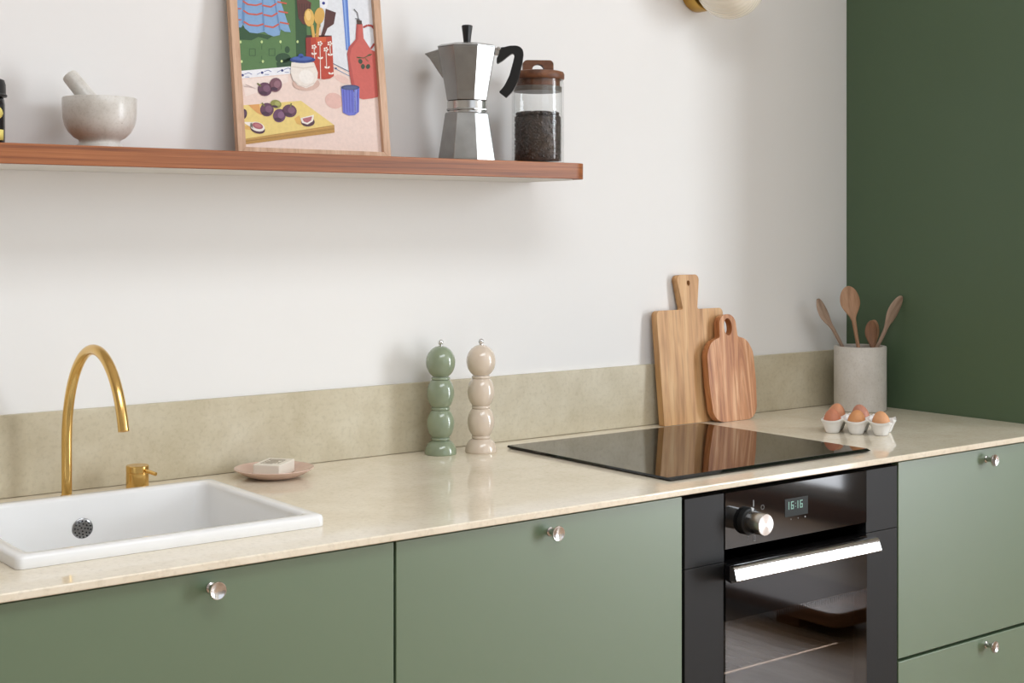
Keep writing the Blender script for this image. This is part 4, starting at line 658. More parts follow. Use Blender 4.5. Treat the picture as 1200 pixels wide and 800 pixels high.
# ------------------------------------------------------------------ base units
FY = -0.614           # front face of the doors
def knob_bm(x, z):
    bm = B(); pr = [(0, 0), (.0075, 0), (.0075, .0015), (.0052, .003), (.0050, .0165), (.0085, .0185), (.0120, .0192), (.0126, .0202), (.0126, .0222), (.0120, .0232), (.0110, .0232), (.0100, .0226), (0, .0222)]
    lathe(bm, pr, 28)
    bmesh.ops.transform(bm, matrix=Matrix.Translation((x, FY, z)) @ Matrix.Rotation(PI/2, 4, 'X'), verts=bm.verts[:])
    return bm
def unit(name, label, x0, fronts, kind):
    t = thing(name, label, 'cabinet', (x0, 0, 0))
    bm = B(); zt = 0.8875
    if kind == 'sink':      # open box so that the bowl hangs inside
        box(bm, .002, .02, -.59, -.01, .10, zt); box(bm, .58, .598, -.59, -.01, .10, zt); box(bm, .02, .58, -.59, -.01, .10, .12); box(bm, .02, .58, -.03, -.01, .12, zt); box(bm, .02, .58, -.59, -.572, .12, zt)
    else: box(bm, .002, .598, -.59, -.01, .10, zt)
    obj('carcass', bm, 'carcass', t, smooth=False)
    obj('plinth', box(B(), .001, .599, -.55, -.53, 0.0, .10), 'green', t, smooth=False)
    for z0, z1, zk in fronts:
        d = obj('door' if kind != 'drawer' else 'drawer_front', box(B(), .0018, .5982, FY, FY+.019, z0, z1), 'green', t, bevel=0.0016)
        obj('knob', knob_bm(.3, zk), 'knobsteel', d)
    return t
unit('base_cabinet', 'sage green cabinet under the worktop, left of the sink cabinet', -1.2, [(.105, .8835, .8605)], 'door')
unit('base_cabinet', 'sage green cabinet with one steel knob under the white sink', -.6, [(.105, .8835, .8605)], 'sink')
unit('base_cabinet', 'sage green cabinet with one steel knob between sink cabinet and black oven', 0.0, [(.105, .8835, .8605)], 'door')
unit('drawer_cabinet', 'sage green cabinet with stacked drawers beside the tall green unit', 1.2, [(.486, .8835, .8605), (.105, .4800, .4625)], 'drawer')

# tall unit that closes the run on the right
t = thing('tall_cabinet', 'tall green side panel unit rising past the end of the worktop', 'cabinet', (1.8, 0, 0))
obj('side_panel', box(B(), 0.0, .019, -.635, WALL-.001, 0.0, 2.55), 'tallgreen', t, bevel=.001)
obj('carcass', box(B(), .020, .60, -.612, WALL-.001, .10, 2.55), 'carcass', t, smooth=False)
d = obj('door', box(B(), .021, .598, -.635, -.613, .10, 2.55), 'tallgreen', t, bevel=.001)

# ------------------------------------------------------------------ worktop and upstand
SX0, SX1, SY0, SY1 = -.536, -.066, -.520, -.122      # sink outline
bm = B()
slab(bm, [(-1.2, -.629), (1.799, -.629), (1.799, WALL-.0005), (-1.2, WALL-.0005)], .012, 'XY',
     holes=[[(SX0+.014, SY0+.014), (SX1-.014, SY0+.014), (SX1-.014, SY1-.014), (SX0+.014, SY1-.014)]], at=Z0-.012)
wt = obj('worktop', bm, 'stone', None, bevel=.0025, seg=3)
tag(wt, 'thin beige stone worktop running across all the green cabinets', 'worktop')
us = obj('upstand', box(B(), -1.2, 1.799, 0.0, WALL-.0005, Z0+.0006, Z0+.1402), 'upstand', None, bevel=.001)
tag(us, 'low beige stone splashback strip at the foot of the white wall', 'splashback')

# ------------------------------------------------------------------ sink
t = thing('sink', 'white ceramic inset sink with a raised rim and overflow grille', 'sink', (0, 0, Z0))
bm = B()
zr = .018; dep = -.185
def ring(i, r, z): return [(x, y, z) for x, y in rrect(SX0+i, SX1-i, SY0+i, SY1-i, r)]
rings = [ring(.015, .012, -.011), ring(.015, .012, .0004), ring(.0005, .010, .0004), ring(0, .010, .003), ring(0, .010, zr-.005), ring(.0015, .010, zr-.0015), ring(.005, .010, zr),
         ring(.019, .012, zr), ring(.0225, .014, zr-.0015), ring(.0245, .016, zr-.006), ring(.029, .03, -.05), ring(.034, .035, dep+.04), ring(.044, .04, dep+.012), ring(.062, .05, dep+.002), ring(.10, .05, dep),
         ring(.10, .05, dep-.01), ring(.055, .05, dep-.008), ring(.034, .045, dep+.01), ring(.022, .04, dep+.05), ring(.018, .03, -.05)]
vr = loft(bm, rings, False, False)
n_ = len(vr[0])
for i in range(n_): bm.faces.new((vr[-1][i], vr[-1][(i+1) % n_], vr[0][(i+1) % n_], vr[0][i]))
obj('bowl', bm, 'ceramic', t, angle=50)
i10 = ring(.10, .05, dep)
bm = B(); slab(bm, [(p[0], p[1]) for p in i10], .010, 'XY', at=dep-.010); obj('bowl_floor', bm, 'ceramic', t)
bm = B(); lathe(bm, [(0, .004), (.03, .004), (.036, .001), (.036, -.001), (0, -.001)], 32, ((SX0+SX1)/2, (SY0+SY1)/2, dep+.0015)); obj('drain', bm, 'steel', t)
# overflow grille on the rear inner wall
oc = Vector((-.3080, SY1-.0275, -.0355))
bm = B(); lathe(bm, [(0, .003), (.010, .0032), (.0155, .0026), (.0176, .0010), (.0176, -.004), (0, -.004)], 36)
rotm = Matrix.Translation(oc) @ Matrix.Rotation(PI/2+.05, 4, 'X')
bmesh.ops.transform(bm, matrix=rotm, verts=bm.verts[:]); g = obj('overflow_grille', bm, 'grille', t)
for rr, k in ((.0135, 14), (.0085, 8), (.0035, 3)):
    for i in range(k):
        a = 2*PI*i/k+rr*90
        bm = B(); lathe(bm, [(0, .0036), (.0013, .0036), (.0013, .0015), (0, .0015)], 10, (rr*math.cos(a), rr*math.sin(a), 0))
        bmesh.ops.transform(bm, matrix=rotm, verts=bm.verts[:]); obj('hole', bm, 'blackhole', g)

# ------------------------------------------------------------------ tap and its separate control
t = thing('tap', 'tall brass gooseneck tap rising behind the white sink', 'tap', (-.3015, -.060, Z0))
bm = B(); lathe(bm, [(0, 0), (.0125, 0), (.0125, .003), (.0105, .005), (.0088, .0055), (0, .0055)], 32); obj('base_collar', bm, 'brass', t)
a_, b_ = .1265, .165
pts = [(0, 0, .005), (0, 0, .05)]
zc_ = .2680-.0086-b_
pts.append((0, 0, zc_))
for k in range(1, 34):
    an = PI-(PI-math.radians(18.5))*k/33
    pts.append((0, -a_-a_*math.cos(an), zc_+b_*math.sin(an)))
e0 = Vector(pts[-2]); e1 = Vector(pts[-1]); dr = (e1-e0).normalized()
obj('spout', tube(B(), pts, .0086, 28), 'brass', t)
obj('aerator', tube(B(), [e1-dr*.004, e1+dr*.006], .00865, 28), 'brass', t)
t = thing('tap_control', 'short brass mixer cylinder with a pin lever beside the tap', 'tap control', (-.1765, -.060, Z0))
bm = B(); lathe(bm, [(0, 0), (.0195, 0), (.0195, .030), (.0188, .0308), (.0188, .0314), (.0195, .032), (.0195, .0425), (.0185, .0435), (0, .0435)], 40); obj('body', bm, 'brass', t)
obj('lever', tube(B(), [(.006, -.016, .036), (.0125, -.030, .0335), (.0165, -.0405, .0315)], .0032, 14), 'brass', t)

# ------------------------------------------------------------------ soap on a dish
t = thing('soap_dish', 'round shallow pink glazed dish holding the soap', 'dish', (.0745, -.0870, Z0))
pr = [(0, .0005), (.036, 0), (.044, .0012), (.052, .0045), (.062, .0095), (.0705, .0148), (.073, .0168), (.0722, .0180), (.069, .0166), (.060, .0110), (.048, .0050), (.046, .0042), (0, .004)]
bm = B(); lathe(bm, pr, 56); obj('plate', bm, 'pinkglaze', t, angle=60)
t = thing('soap_bar', 'stamped rectangular cream soap bar lying on the pink dish', 'soap', (.0745, -.0870, Z0+.0048), math.radians(-49))
bm = B(); slab(bm, rrect(-.0260, .0260, -.039, .039, .003), .0235, 'XY'); obj('bar', bm, 'soap', t, bevel=.002, seg=3)
bm = B()
for k in range(7):
    y = -.026+k*.0075; box(bm, -.012+.003*math.sin(k*2.1), .010-.004*math.cos(k*1.7), y, y+.0042, .0231, .0238)
box(bm, -.0165, -.0140, -.026, .026, .0231, .0238); box(bm, .0140, .0160, -.02, .02, .0231, .0238)
obj('stamp', bm, 'soapmark', t, smooth=False)

# ------------------------------------------------------------------ two turned mills
def mill(label, loc, mat):
    t = thing('pepper_mill', label, 'mill', loc, 0, 'turned mills')
    def bead(name, rmax, z0, z1, rend):
        pr = [(0, z0)]; zc = (z0+z1)/2; hz = (z1-z0)/2
        a0 = math.acos(rend/rmax); 
        for k in range(25):
            an = -a0+2*a0*k/24; pr.append((rmax*math.cos(an), zc+hz*math.sin(an)/math.sin(a0)))
        pr.append((0, z1)); bm = B(); lathe(bm, pr, 48); return obj(name, bm, mat, t, angle=50)
    def collar(z0, z1):
        bm = B(); zc = (z0+z1)/2; h = (z1-z0)/2; r = .0192
        lathe(bm, [(0, z0), (r-.002, z0)]+[(r-.0015+.0015*math.cos(a), zc+h*.8*math.sin(a)) for a in [-PI/2+PI*k/8 for k in range(9)]]+[(r-.002, z1), (0, z1)], 48); obj('collar', bm, mat, t)
    def head():
        pr = [(0, .1568), (.0165, .1568)]+[(.0300*math.cos(a), .1850+.0335*math.sin(a)) for a in [-.985+(.985+PI/2)*k/26 for k in range(26)]]+[(0, .2185)]
        bm = B(); lathe(bm, pr, 48); obj('head', bm, mat, t, angle=50)
    bm = B(); lathe(bm, [(0, 0), (.0315, 0), (.0325, .0015), (.0325, .004), (.0316, .010), (.0288, .0175), (.0245, .0235), (.0185, .0275), (0, .0275)], 48); obj('base', bm, mat, t, angle=50)
    collar(.0275, .0345); bead('bead', .0278, .0345, .0885, .0182); collar(.0885, .0955); bead('bead', .0278, .0955, .1495, .0182); collar(.1495, .1560)
    head()
    bm = B(); lathe(bm, [(0, .2170), (.0040, .2170), (.0040, .2205)]+[(.0058*math.cos(a), .2252+.0058*math.sin(a)) for a in [-.8+(PI/2+.8)*k/12 for k in range(12)]]+[(0, .2310)], 24); obj('finial', bm, 'chrome', t)
    return t
mill('green lacquered mill turned as stacked beads on the worktop', (.4675, -.0530, Z0), 'millgreen')
mill('cream lacquered mill turned as stacked beads on the worktop', (.5480, -.0810, Z0), 'millcream')

# ------------------------------------------------------------------ hob
t = thing('induction_hob', 'flat black glass cooking hob set above the oven', 'hob', (.617, 0, Z0))
bm = B(); y0, y1, w = -.565, -.078, .560
loft(bm, [[(.004, y0+.006, .0004), (w-.004, y0+.006, .0004), (w-.004, y1-.004, .0004), (.004, y1-.004, .0004)],
          [(0, y0, .0030), (w, y0, .0030), (w, y1, .0030), (0, y1, .0030)],
          [(.0012, y0+.009, .0066), (w-.0012, y0+.009, .0066), (w-.0012, y1-.001, .0066), (.0012, y1-.001, .0066)]])
obj('glass_top', bm, 'blackglass', t, smooth=False)

# ------------------------------------------------------------------ oven
t = thing('oven', 'black built-in oven with steel handle, dial and clock', 'oven', (.6, 0, 0))
G0, G1 = .1030, .4985      # glass columns, local x
bm = B()
box(bm, .004, .020, -.59, -.02, .10, .872); box(bm, .580, .596, -.59, -.02, .10, .872); box(bm, .020, .580, -.59, -.02, .862, .872); box(bm, .020, .580, -.59, -.02, .10, .12); box(bm, .020, .580, -.04, -.02, .12, .862)
obj('housing', bm, 'blackmatte', t, smooth=False)
obj('plinth', box(B(), .001, .599, -.55, -.53, 0.0, .098), 'green', t, smooth=False)
for x0, x1 in ((.0035, G0-.0008), (G1+.0008, .5965)):
    for z0, z1 in ((.7540, .8775), (.105, .7530)):
        obj('side_panel', box(B(), x0, x1, FY-.001, FY+.02, z0, z1), 'anthracite', t, bevel=.0006)
obj('control_panel', box(B(), G0, G1, FY-.003, FY+.02, .7760, .8775), 'ovenblack', t, smooth=False)
dr_ = obj('door', box(B(), G0, G1, FY-.004, FY+.018, .6460, .7500), 'ovenblack', t, smooth=False)
obj('window', box(B(), G0, G1, FY-.0035, FY+.0005, .20, .6458), 'ovenwin', dr_, smooth=False)
obj('lower_band', box(B(), G0, G1, FY-.004, FY+.018, .105, .1998), 'ovenblack', dr_, bevel=.0008)
bm = B()
for r_ in range(4):
    for k in range(64):
        x = G0+.004+k*(G1-G0-.008)/63; z = .6435-r_*.0028; h = .0009-.00015*r_
        box(bm, x-h, x+h, FY-.0042, FY-.0037, z-h, z+h)
dots = obj('dot_screen', bm, 'blackmatte', dr_, smooth=False); dots['kind'] = 'stuff'
# cavity behind the window
bm = B(); cx0, cx1, cy0, cy1, cz0, cz1 = .105, .4965, -.585, -.12, .21, .64
for q in ((cx0-.004, cx0, cy0, cy1, cz0, cz1), (cx1, cx1+.004, cy0, cy1, cz0, cz1), (cx0, cx1, cy0, cy1, cz0-.004, cz0), (cx0, cx1, cy0, cy1, cz1, cz1+.004), (cx0, cx1, cy1, cy1+.004, cz0, cz1)): box(bm, *q)
obj('cavity', bm, 'cavity', t, smooth=False)
bm = B()
for y in (-.575, -.14): tube(bm, [(cx0+.006, y, .535), (cx1-.006, y, .535)], .0035, 8)
for x in (cx0+.006, cx1-.006): tube(bm, [(x, -.575, .535), (x, -.14, .535)], .0035, 8)
for k in range(12):
    x = cx0+.03+k*(cx1-cx0-.06)/11; tube(bm, [(x, -.575, .537), (x, -.14, .537)], .0016, 6)
obj('rack', bm, 'chrome', t)
# handle
hy, hz, hx0, hx1 = -.658, .7445, .0760, .4760
prof = [(hy+y, hz+z) for y, z in ((.004, -.0130), (-.0105, -.0130), (-.0128, -.0122), (-.0135, -.0105), (-.0133, -.0095), (-.0092, .0050), (-.0080, .0080), (-.0055, .0106), (-.0020, .0122), (.004, .0130))]
bm = B(); loft(bm, [[(hx0, y, z) for y, z in prof], [(hx1, y, z) for y, z in prof]]); hd = obj('handle', bm, 'chrome', t, angle=28)
for x in (hx0+.002, hx1-.050):
    bm = B(); loft(bm, [[(x, hy+.0031, hz+.012), (x+.040, hy+.0031, hz+.012), (x+.040, hy+.0031, hz-.019), (x, hy+.0031, hz-.019)],
                        [(x+.024, FY-.0042, hz+.005), (x+.054, FY-.0042, hz+.005), (x+.054, FY-.0042, hz-.024), (x+.024, FY-.0042, hz-.024)]])
    obj('bracket', bm, 'blackplastic', hd, bevel=.002)
# dial
dk = Vector((.1580, FY-.003, .8215))
rot = Matrix.Translation(dk) @ Matrix.Rotation(PI/2, 4, 'X')
bm = B(); lathe(bm, [(0, 0), (.0250, 0), (.0250, .008), (.0240, .0105), (.0210, .0110), (0, .0110)], 40)
bz = obj('dial_base', bm, 'blackmatte', t); bz.matrix_local = rot
bm = B(); lathe(bm, [(0, .0111), (.0200, .0111), (.0200, .0460), (.0192, .0472), (0, .0472)], 48)
kn = obj('dial', bm, 'steel', t); kn.matrix_local = rot
bm = B(); lathe(bm, [(0, .0480), (.0186, .0480), (.0190, .0473), (0, .0473)], 48); fc = obj('dial_face', bm, 'radial', kn)
bm = B(); lathe(bm, [(0, .0080), (.0030, .0080), (.0026, .0122), (0, .0130)], 16, (.004, .0222, 0)); obj('pointer', bm, 'whiteprint', bz)
def seg_quad(bm, x0, x1, z0, z1, y): box(bm, x0, x1, y-.0003, y, z0, z1)
yp = FY-.0030
def mark(shape, x, z, m='greyprint'):
    bm = B()
    if shape == 'line': seg_quad(bm, x-.0005, x+.0005, z-.006, z+.006, yp)
    if shape == 'ring':
        for k in range(10):
            a = 2*PI*k/10; cx, cz = x+.004*math.cos(a), z+.004*math.sin(a); seg_quad(bm, cx-.0007, cx+.0007, cz-.0007, cz+.0007, yp)
    if shape == 'box':
        seg_quad(bm, x-.003, x+.003, z+.0042, z+.005, yp); seg_quad(bm, x-.003, x+.003, z-.005, z-.0042, yp); seg_quad(bm, x-.003, x-.0022, z-.0042, z+.0042, yp); seg_quad(bm, x+.0022, x+.003, z-.0042, z+.0042, yp); seg_quad(bm, x-.0004, x+.0004, z-.003, z+.003, yp)
    if shape == 'arrow': seg_quad(bm, x-.0004, x+.0004, z-.005, z+.005, yp); seg_quad(bm, x-.0022, x+.0022, z-.0004, z+.0004, yp)
    if shape == 'dot': seg_quad(bm, x-.001, x+.001, z-.001, z+.001, yp)
    obj('printed_mark', bm, m, t, smooth=False)
mark('line', .1765, .8510, 'whiteprint'); mark('ring', .2004, .8410); mark('arrow', .1619, .7920); mark('box', .1788, .7865)
mark('dot', .3178, .8093, 'whiteprint'); mark('dot', .2980, .8093); mark('dot', .2780, .8093)
# clock 16:16
dx0, dx1, dz0, dz1 = .2610, .3250, .8145, .8480
ds = obj('display', box(B(), dx0, dx1, yp-.0006, yp, dz0, dz1), 'lcd', t, smooth=False)
SEGS = {'1': 'bc', '6': 'acdefg'}
bm = B(); w_, h_, th_ = .0075, .0145, .0018; yq = yp-.0006
def digit(ch, x, z):
    q = {'a': (x, x+w_, z+h_-th_, z+h_), 'd': (x, x+w_, z, z+th_), 'g': (x, x+w_, z+h_/2-th_/2, z+h_/2+th_/2), 'b': (x+w_-th_, x+w_, z+h_/2, z+h_), 'c': (x+w_-th_, x+w_, z, z+h_/2), 'f': (x, x+th_, z+h_/2, z+h_), 'e': (x, x+th_, z, z+h_/2)}
    for s in SEGS[ch]: seg_quad(bm, q[s][0], q[s][1], q[s][2], q[s][3], yq)
zd = .8280
for ch, x in (('1', .2650), ('6', .2775), ('1', .2900), ('6', .3025)): digit(ch, x, zd)
for z in (zd+.004, zd+.010): seg_quad(bm, .2892, .2908, z-.0007, z+.0007, yq)
obj('digits', bm, 'digits', ds, smooth=False)

# ------------------------------------------------------------------ boards leaning on the wall
def lean(o, deg, roll=0.0): o.rotation_euler = (math.radians(-deg), math.radians(roll), 0)
b1 = [(0, 0), (.212, 0), (.214, .2655), (.1300, .2655), (.1430, .347), (.0680, .347), (.0835, .2655), (-.002, .2655)]
bm = B(); slab(bm, rounded(b1, [.004, .004, .012, .004, .012, .012, .004, .012], 5), .018, 'XZ', holes=[circle(.1060, .327, .0048, .0065)])
o = obj('chopping_board', bm, 'board1', None, bevel=.0025, seg=3); o.location = (1.0985, -.040, Z0+.0006); lean(o, 5.4)
tag(o, 'large pale oak chopping board with flared handle leaning on the wall', 'chopping board')
b2 = [(.006, 0), (.150, 0), (.157, .09), (.156, .160), (.138, .190), (.108, .198), (.104, .252), (.052, .252), (.048, .198), (.018, .190), (.001, .160), (0, .09)]
bm = B(); slab(bm, rounded(b2, [.035, .035, .05, .04, .04, .006, .025, .025, .006, .04, .04, .05], 8), .018, 'XZ', holes=[circle(.078, .222, .0135, .0205)])
o = obj('chopping_board', bm, 'board2', None, bevel=.006, seg=4); o.location = (1.2240, -.0705, Z0+.0006); lean(o, 7.0)
tag(o, 'small reddish round-cornered chopping board with ring handle against the larger one', 'chopping board')

# ------------------------------------------------------------------ crock with spoons
CX, CY = 1.7000, -.1150
t = thing('utensil_crock', 'pale stone cylinder crock holding wooden spoons in the corner', 'crock', (CX, CY, Z0))
bm = B(); lathe(bm, [(0, 0), (.062, 0), (.0645, .002), (.0645, .1585), (.0632, .1605), (.0565, .1605), (.0552, .159), (.0550, .012), (0, .010)], 64); obj('body', bm, 'marble2', t)
RT = Vector((.7957, -.6057, 0)); FW = Vector((.6057, .7957, 0))
def spoon(label, mat, b, p, bl, bw, turn, scoop=.004):
    """b, p: (right, forward, height) of foot and tip relative to the crock; bl, bw: bowl length and half width"""
    Bp = Vector((CX, CY, Z0))+RT*b[0]+FW*b[1]+Vector((0, 0, b[2])); Tp = Vector((CX, CY, Z0))+RT*p[0]+FW*p[1]+Vector((0, 0, p[2]))
    L = (Tp-Bp).length; t = thing('wooden_spoon', label, 'spoon', Bp)
    z = (Tp-Bp).normalized(); x = (RT*math.cos(turn)+FW*math.sin(turn)); x = (x-z*x.dot(z)).normalized(); y = z.cross(x)
    t.rotation_euler = Matrix((x, y, z)).transposed().to_euler()
    def ringz(zz, hw, hy, yo): return [(hw*math.cos(2*PI*k/20), yo+hy*math.sin(2*PI*k/20), zz) for k in range(20)]
    nb = L-bl
    obj('handle', (lambda bm: (loft(bm, [ringz(0, .003, .003, 0), ringz(.002, .0048, .0045, 0), ringz(nb*.5, .0045, .0042, 0), ringz(nb*.85, .0050, .0042, 0), ringz(nb, .0058, .0042, 0)]), bm)[1])(B()), mat, t)
    st = [ringz(nb, .0058, .0042, 0)]
    for k in range(1, 22):
        f = (1-math.cos(PI*k/22))/2
        e = max(0.0, 1-((f-.56)/.44)**2)**.5 if f > .56 else (1-math.cos(PI*f/.56))/2
        wd = bw*e if f > .56 else .0058+(bw-.0058)*e
        st.append(ringz(nb+bl*f, max(.0015, wd), .0042*(1-.35*f), scoop*math.sin(PI*f)))
    st.append(ringz(L, .0015, .0012, 0))
    bm = B(); loft(bm, st); obj('spoon_bowl', bm, mat, t, angle=60)
spoon('thin grey wooden spoon leaning outwards over the upstand side of the crock', 'spoonB', (.035, .028, .0160), (-.107, .002, .278), .088, .0195, 0.72)
spoon('tallest broad pale brown wooden spoon standing upright in the crock', 'spoonA', (.010, -.038, .0160), (-.0235, .030, .309), .092, .0262, 0.1)
spoon('short dark brown wooden spoon in front of another short one', 'spoonC', (.030, -.030, .0160), (.0225, -.022, .226), .070, .0175, 0.25)
spoon('short brown wooden spoon half hidden behind the dark short spoon', 'spoonA', (.038, .012, .0160), (.0410, .026, .224), .070, .0180, 0.3)
spoon('long grey brown wooden spoon tilted outwards towards the tall green unit', 'spoonB', (-.030, -.015, .0160), (.1070, .010, .285), .100, .0200, 0.58)

# ------------------------------------------------------------------ eggs in a ceramic tray
EX, EY = 1.3800, -.3690
erot = math.radians(-60)
t = thing('egg_tray', 'white ceramic six-cup egg tray with wavy rim on the worktop', 'egg tray', (EX, EY, Z0), erot)
P_ = .0530; nx, ny = 84, 58
hxw, hyw = P_*1.5-.001, P_-.001
cups = [((i-1)*P_, (j-.5)*P_) for j in range(2) for i in range(3)]
def tray_z(x, y):
    d = min(math.hypot(x-a, y-b) for a, b in cups)
    s = max(0, min(1, (d-.0125)/(.0245-.0125))); s = s*s*(3-2*s)
    return .0040+.0225*s+.95*max(0, d-.0225)
def tray_grid(bm, dz, shrink):
    g = []
    for j in range(ny+1):
        row = []
        for i in range(nx+1):
            x = -hxw+2*hxw*i/nx; y = -hyw+2*hyw*j/ny
            # pull the border in to follow the cups
            ex = .0020*math.cos(2*PI*y/P_+PI); ey = .0020*math.cos(2*PI*x/P_)
            x2 = x*(1-(.0020-ex)/hxw*abs(x/hxw)**6); y2 = y*(1-(.0020-ey)/hyw*abs(y/hyw)**6)
            row.append(bm.verts.new((x2, y2, max(.0, tray_z(x2, y2)+dz))))
        g.append(row)
    return g
bm = B(); gt = tray_grid(bm, 0, 0); gb = tray_grid(bm, -.0038, 0)
for g_, fl in ((gt, 0), (gb, 1)):
    for j in range(ny):
        for i in range(nx):
            q = (g_[j][i], g_[j][i+1], g_[j+1][i+1], g_[j+1][i]); bm.faces.new(q[::-1] if fl else q)
edge = [(0, i) for i in range(nx)]+[(j, nx) for j in range(ny)]+[(ny, nx-i) for i in range(nx)]+[(ny-j, 0) for j in range(ny)]
for k in range(len(edge)):
    a, b = edge[k], edge[(k+1) % len(edge)]
    bm.faces.new((gt[a[0]][a[1]], gb[a[0]][a[1]], gb[b[0]][b[1]], gt[b[0]][b[1]]))
obj('tray_shell', bm, 'ceramic', t, angle=60)
def egg(label, mat, cup, tilt, az, lift=0.0):
    bm = B(); pr = []
    for k in range(25):
        a = -PI/2+PI*k/24; s = math.sin(a)
        r = .0196*math.cos(a)*(1-.13*s); pr.append((max(0, r) if 0 < k < 24 else 0, .0246*s))
    lathe(bm, pr, 36)
    o = obj('egg', bm, mat, None)
    cx, cy = cup; c, s = math.cos(erot), math.sin(erot)
    o.location = (EX+cx*c-cy*s, EY+cx*s+cy*c, Z0+.0290+lift)
    o.rotation_euler = (tilt*math.cos(az), tilt*math.sin(az), az)
    tag(o, label, 'egg', 'eggs in the ceramic tray')
egg('reddish brown egg in an end cup of the tray, before a paler egg', 'egg1', cups[0], .15, 1.2)
egg('orange brown egg in the middle cup of the tray, nearest the hob', 'egg2', cups[1], .12, .3)
egg('pale orange brown egg alone at its end of the tray, beside an empty cup', 'egg4', cups[2], .10, 2.0)
egg('tan egg in a corner cup of the tray, behind the reddish egg', 'egg0', cups[3], .15, .8, .006)
egg('greyish brown egg in the middle cup of the tray, beside the stone crock', 'egg3', cups[4], .2, 1.9, .006)

# ------------------------------------------------------------------ shelf
SD = -.190
t = thing('wall_shelf', 'long reddish oak wall shelf with rounded end and white underside', 'shelf', (0, 0, SHELF))
ol = rounded([(-1.30, WALL-.0005), (-1.30, SD), (.752, SD), (.752, WALL-.0005)], [0, 0, .045, 0], 10)
bm = B(); slab(bm, ol, .0325, 'XY', at=-.0325); obj('plank', bm, 'shelf', t, bevel=.0012)
ol = rounded([(-1.30, WALL-.0008), (-1.30, SD+.004), (.735, SD+.004), (.735, WALL-.0008)], [0, 0, .06, 0], 10)
bm = B(); slab(bm, ol, .0014, 'XY', at=-.0340); obj('underside_panel', bm, 'whitepaint', t, smooth=False)

# bottle
t = thing('bottle', 'dark bottle with black cap and yellow label at the end of the shelf', 'bottle', (-.4485, -.090, SHELF))
R_ = .0330
bm = B(); lathe(bm, [(0, 0), (R_-.002, 0), (R_, .002), (R_, .066), (R_-.001, .074), (R_-.004, .079), (0, .079)], 48); obj('body', bm, 'bottle', t)
bm = B(); lathe(bm, [(0, .079), (R_+.003, .0785), (R_+.0035, .081), (R_+.0015, .0835), (R_+.0012, .098), (R_-.001, .1055), (R_-.006, .1075), (0, .1075)], 48); obj('cap', bm, 'cap', t)
def patch(name, z0, z1, half, round_, mat):
    bm = B(); n_ = 24; g = []
    for i in range(n_+1):
        f = -1+2*i/n_; a = math.radians(-118)+half*f
        h = math.sqrt(max(0.0, 1-f*f)) if round_ else 1.0
        zc = (z0+z1)/2; hh = max(.0004, (z1-z0)/2*h)
        g.append([bm.verts.new(((R_+.0005)*math.cos(a), (R_+.0005)*math.sin(a), zz)) for zz in (zc-hh, zc+hh)])
    for a, b in zip(g[:-1], g[1:]): bm.faces.new((a[0], b[0], b[1], a[1]))
    o = obj(name, bm, mat, t)
    md = o.modifiers.new('thickness', 'SOLIDIFY'); md.thickness = .0004
patch('label_oval', .037, .066, 1.30, True, 'labelyellow'); patch('label_band', .008, .0250, 1.35, False, 'labelyellow')

# mortar and pestle
t = thing('mortar', 'speckled pale marble mortar bowl on a small foot', 'mortar', (-.2550, -.088, SHELF))
pr = [(0, 0), (.0375, 0), (.0385, .003), (.0375, .0075), (.0345, .0095), (.0335, .0130), (.0350, .0160), (.0420, .0195), (.0510, .0280), (.0575, .0400), (.0605, .0530), (.0612, .0665), (.0615, .0855), (.0603, .0870), (.0545, .0870), (.0530, .0855), (.0515, .062), (.0470, .045), (.036, .034), (.018, .0285), (0, .0275)]
bm = B(); lathe(bm, pr, 64); obj('bowl', bm, 'marble', t, angle=50)
A0 = Vector((-.2550, -.088, SHELF))+Vector((.7957*.0175, -.6057*.0175, .0405)); A1 = Vector((-.2550, -.088, SHELF))+Vector((.7957*-.0525, -.6057*-.0525, .1270))
# foot rests inside the bowl, top leans over the rim
ax = (A1-A0); L = ax.length; o_m = ax.to_track_quat('Z', 'Y')
bm = B(); lathe(bm, [(0, 0), (.008, .0015), (.0145, .006), (.0172, .013), (.0172, .022), (.0160, .034), (.0146, .06), (.0138, L-.007), (.0130, L-.002), (.0110, L), (0, L+.0004)], 40)
o = obj('pestle', bm, 'marble', None); o.location = A0; o.rotation_euler = o_m.to_euler()
tag(o, 'speckled marble pestle standing tilted in the mortar', 'pestle')

# framed print
FWD, FHT, FB, FD = .329, .452, .016, .013
t = thing('picture_frame', 'light oak frame with colourful kitchen still life leaning on the wall', 'picture frame', (.0170, -.0600, SHELF))
t.rotation_euler = (math.radians(-7.5), 0, 0)
def bar(p):
    bm = B(); slab(bm, p, FD, 'XZ'); return obj('frame_bar', bm, 'frameoak', t, bevel=.0007)
bar([(0, 0), (FWD, 0), (FWD-FB, FB), (FB, FB)]); bar([(0, FHT), (FB, FHT-FB), (FWD-FB, FHT-FB), (FWD, FHT)])
bar([(0, 0), (FB, FB), (FB, FHT-FB), (0, FHT)]); bar([(FWD, 0), (FWD, FHT), (FWD-FB, FHT-FB), (FWD-FB, FB)])
obj('backing', box(B(), FB-.003, FWD-FB+.003, .0085, .012, FB-.003, FHT-FB+.003), 'whitepaint', t, smooth=False)
me = bpy.data.meshes.new('printed_sheet'); V_ = []; F_ = []; K_ = []
for lv, c, poly in ART:
    s0 = len(V_)
    for x, y in poly: V_.append((x/1000, .0084-lv*.0002, y/1000))
    F_.append(list(range(s0, s0+len(poly)))); K_.append(lin(c))
me.from_pydata(V_, [], F_)
ca = me.color_attributes.new('ink', 'FLOAT_COLOR', 'CORNER')
for p, k in zip(me.polygons, K_):
    for li in p.loop_indices: ca.data[li].color = k
me.materials.append(M['print'])
o = bpy.data.objects.new('printed_sheet', me); COL.objects.link(o); o.parent = t

